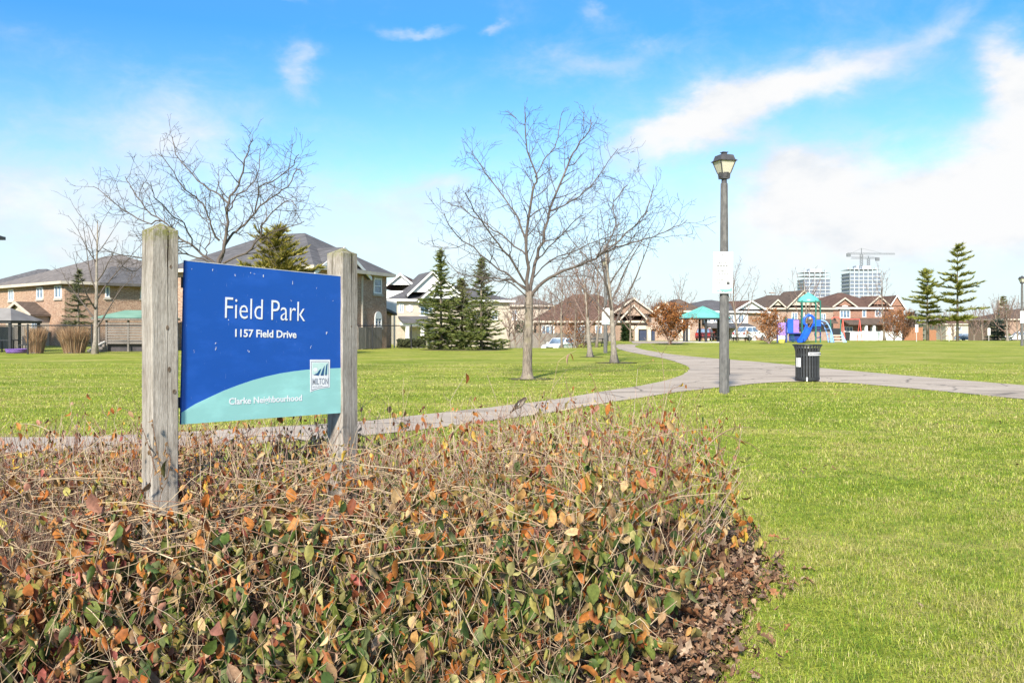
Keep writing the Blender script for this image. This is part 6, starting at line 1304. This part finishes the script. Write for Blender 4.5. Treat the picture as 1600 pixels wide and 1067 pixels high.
# body, neck, head and tail as one skin of rings along a curved spine (bird faces +x)
spine = [(-.078, .012, .006, .004), (-.060, .026, .007, .005), (-.044, .042, .009, .008), (-.032, .054, .016, .016), (-.014, .069, .023, .024), (.004, .084, .025, .027), (.018, .098, .022, .024), (.027, .108, .0165, .018), (.034, .116, .0165, .0165), (.042, .121, .0155, .015), (.049, .123, .011, .010), (.054, .123, .004, .004)]
m = MB(); vs = []; cs = []; K = 10
for i, (x, z, w_, h_) in enumerate(spine):
    a = spine[max(0, i-1)]; b = spine[min(len(spine)-1, i+1)]; tg = Vector((b[0]-a[0], 0, b[1]-a[1])).normalized(); up = Vector((-tg.z, 0, tg.x))
    for k in range(K):
        an = 2*math.pi*k/K; p = Vector((x, 0, z))+Vector((0, 1, 0))*w_*math.cos(an)+up*h_*math.sin(an); vs.append(p); s_ = math.sin(an)
        cs.append((.05, .038, .028) if s_ > -.15 or i < 3 else (.34, .29, .23) if i < 8 else (.24, .19, .14)); 
        if i >= 8 and s_ > .3: cs[-1] = (.07, .045, .03)
m.add(vs, [(i*K+k, i*K+(k+1) % K, (i+1)*K+(k+1) % K, (i+1)*K+k) for i in range(len(spine)-1) for k in range(K)]+[tuple(reversed(range(K))), tuple(range((len(spine)-1)*K, len(spine)*K))]); m.c = cs
part('body', m, bm_, bird, True)
for sgn in (-1, 1):
    m = MB(); m.col = (.07, .048, .034)
    top = [(.016, .104), (.006, .094), (-.014, .072), (-.036, .048), (-.054, .032)]; bot = [(.014, .086), (.0, .070), (-.020, .050), (-.040, .036), (-.056, .028)]
    vs = []
    for (x, z), (x2, z2_) in zip(top, bot): vs += [(x, sgn*.022*(1 if x > -.03 else .6), z), ((x+x2)/2, sgn*.0295*(1 if x > -.03 else .55), (z+z2_)/2), (x2, sgn*.0235*(1 if x > -.03 else .6), z2_)]
    vs2 = [(x, y-sgn*.003, z) for x, y, z in vs]; n_ = len(vs); fs = [(i*3+k, i*3+k+1, (i+1)*3+k+1, (i+1)*3+k) for i in range(4) for k in range(2)]; m.add(vs+vs2, fs+[tuple(n_+q for q in reversed(f)) for f in fs]); wg = part('wing', m, bm_, bird, True)
    m = MB(); m.col = (.62, .60, .56); part('wing_bar', m.tube([(.008, sgn*.0275, .092), (.003, sgn*.0305, .082), (-.002, sgn*.029, .072)], [.0015, .0032, .0015], 5), bm_, wg)
    part('eye', MB().lathe([(.0002, -.0022), (.0020, -.001), (.0020, .001), (.0002, .0022)], 8).xf(Matrix.Translation((.044, sgn*.0140, .1245))), black_metal, bird, True)
    m = MB(); m.col = (.16, .10, .07); m.tube([(.004, sgn*.010, .062), (.010, sgn*.011, .040), (.004, sgn*.010, .012)], [.004, .0018, .0014], 5)
    for dx in (-.008, .010, .012): m.tube([(.004, sgn*.010, .013), (.004+dx, sgn*.010+(.004 if dx == .012 else 0), .008)], [.0013, .0008], 4)
    part('leg', m, bm_, bird, True)
m = MB(); m.col = (.16, .13, .09); part('beak', m.lathe([(.0048, 0), (.0036, .006), (.0003, .0135)], 8).xf(Matrix.Translation((.0525, 0, .1225)) @ Matrix.Rotation(R(95), 4, 'Y')), bm_, bird)
m = MB(); m.col = (.30, .22, .16); q = spline([o+Vector((-.02, .25, -.42)), o+Vector((-.02, .1, -.2)), o+Vector((.0, .01, -.02)), o+Vector((.01, -.03, .007)), o+Vector((.03, -.06, .03))], 4); m.tube([p-HO for p in q], radii(len(q), .0042, .0022), 5); part('stem', m, stem_m, hedge, True)

# ================================================================== grass blades on the near lawn
def in_poly(x, y, poly):
    inside = np.zeros(len(x), bool); n = len(poly); j = n-1
    for i in range(n):
        xi, yi = poly[i]; xj, yj = poly[j]; c = ((yi > y) != (yj > y)) & (x < (xj-xi)*(y-yi)/(yj-yi+1e-12)+xi); inside ^= c; j = i
    return inside
def blades(n, y0, y1, h, wdt, seed, powr=1.0):
    g = np.random.default_rng(seed); y = y0+(y1-y0)*g.random(n)**powr; x = (g.random(n)*2-1)*(.62*y+.8)
    keep = ~in_poly(x+g.normal(0, .035, n), y+g.normal(0, .06, n), path_xy)
    inb = in_poly(x, y, bed2); de = np.interp(y, [3.2, 3.77, 4.28, 4.88, 5.53, 6.18, 6.9], [.72, .88, 1.13, 1.38, 1.67, 1.70, 1.5])-x; keep &= ~inb | (g.random(n) < .03+.5*np.exp(-np.maximum(de, 0)/.06)*(y < 7)); x, y = x[keep], y[keep]; n = len(x)
    if y0 < 8:
        e = np.interp(y, [3.0, 3.4, 3.9, 4.8, 5.6, 6.2, 6.8, 7.4], [.05, .25, .55, .98, 1.40, 1.52, 1.38, .7]); k = ~((x < e-.15) & (y < 7.2)); x, y = x[k], y[k]; n = len(x)
    # patchiness from a few sine fields
    f = np.sin(x*1.9+1.3*np.sin(y*.9))*np.sin(y*1.3+.7*np.sin(x*1.1+2))+.6*np.sin(x*4.3+y*2.2)*np.sin(y*3.7-x*1.5)+.5*np.sin(x*.55+1)*np.sin(y*.42); f2 = np.sin(x*7.1+2*np.sin(y*3.3))*np.sin(y*6.3+x*2.1)
    f3 = np.sin(x*29+3*np.sin(y*7))*np.sin(y*25+2.5*np.sin(x*9)); f4 = np.sin(x*13.+2*np.sin(y*11))*np.sin(y*14.5+x*4); hh = h*(.5+.8*g.random(n))*(1+.18*f+.16*f2+.22*f3+.2*f4); a = g.random(n)*6.283; lean = np.abs(g.normal(.0, 1.2, n))+.3; dx, dy = np.cos(a), np.sin(a); sx, sy = -dy, dx; wd = wdt*(.6+.8*g.random(n))
    b = np.stack([x, y, np.zeros(n)], 1); m1 = b+np.stack([dx*lean*hh*.3, dy*lean*hh*.3, hh*.62], 1); tp = b+np.stack([dx*lean*hh, dy*lean*hh, hh*(1.05-.25*np.minimum(lean, 1.6))], 1); s = np.stack([sx*wd, sy*wd, np.zeros(n)], 1)
    V = np.stack([b-s*.6, b+s*.6, m1+s*.5, m1-s*.5, tp], 1).reshape(-1, 3); i = np.arange(n)[:, None]*5; T = np.concatenate([i+[0, 1, 2], i+[0, 2, 3], i+[3, 2, 4]]).astype('i')
    pal = np.array([(.215, .32, .028), (.30, .375, .037), (.37, .40, .053), (.14, .225, .025), (.48, .47, .12), (.56, .49, .21), (.38, .32, .12)]); u = g.random(n)+.24*f+.17*f2-.10*f3-.14*f4
    idx = np.select([u < .09, u < .27, u < .47, u < .66, u < .82, u < .98], [3, 0, 1, 2, 4, 5], 6); col = pal[idx]*(.7+.6*g.random(n))[:, None]; return V, T, np.repeat(col, 5, 0)
grass_m = M_attr('grass_blade', .55, .30, .25, .1, 20)
Vs, Ts, Cs, off = [], [], [], 0
for a in ((230000, 3.3, 7.5, .028, .0020, 1, .85), (170000, 7.5, 12.5, .032, .0034, 2, .9), (110000, 12.5, 21, .036, .0060, 3, .9), (60000, 21, 36, .034, .010, 4, 1.)):
    V, T, cc = blades(*a); Vs.append(V); Ts.append(T+off); Cs.append(cc); off += len(V)
tag(link('grass', np_mesh('grass', np.concatenate(Vs), np.concatenate(Ts), grass_m, np.concatenate(Cs))), 'short grass of the near lawn', 'grass', kind='stuff')
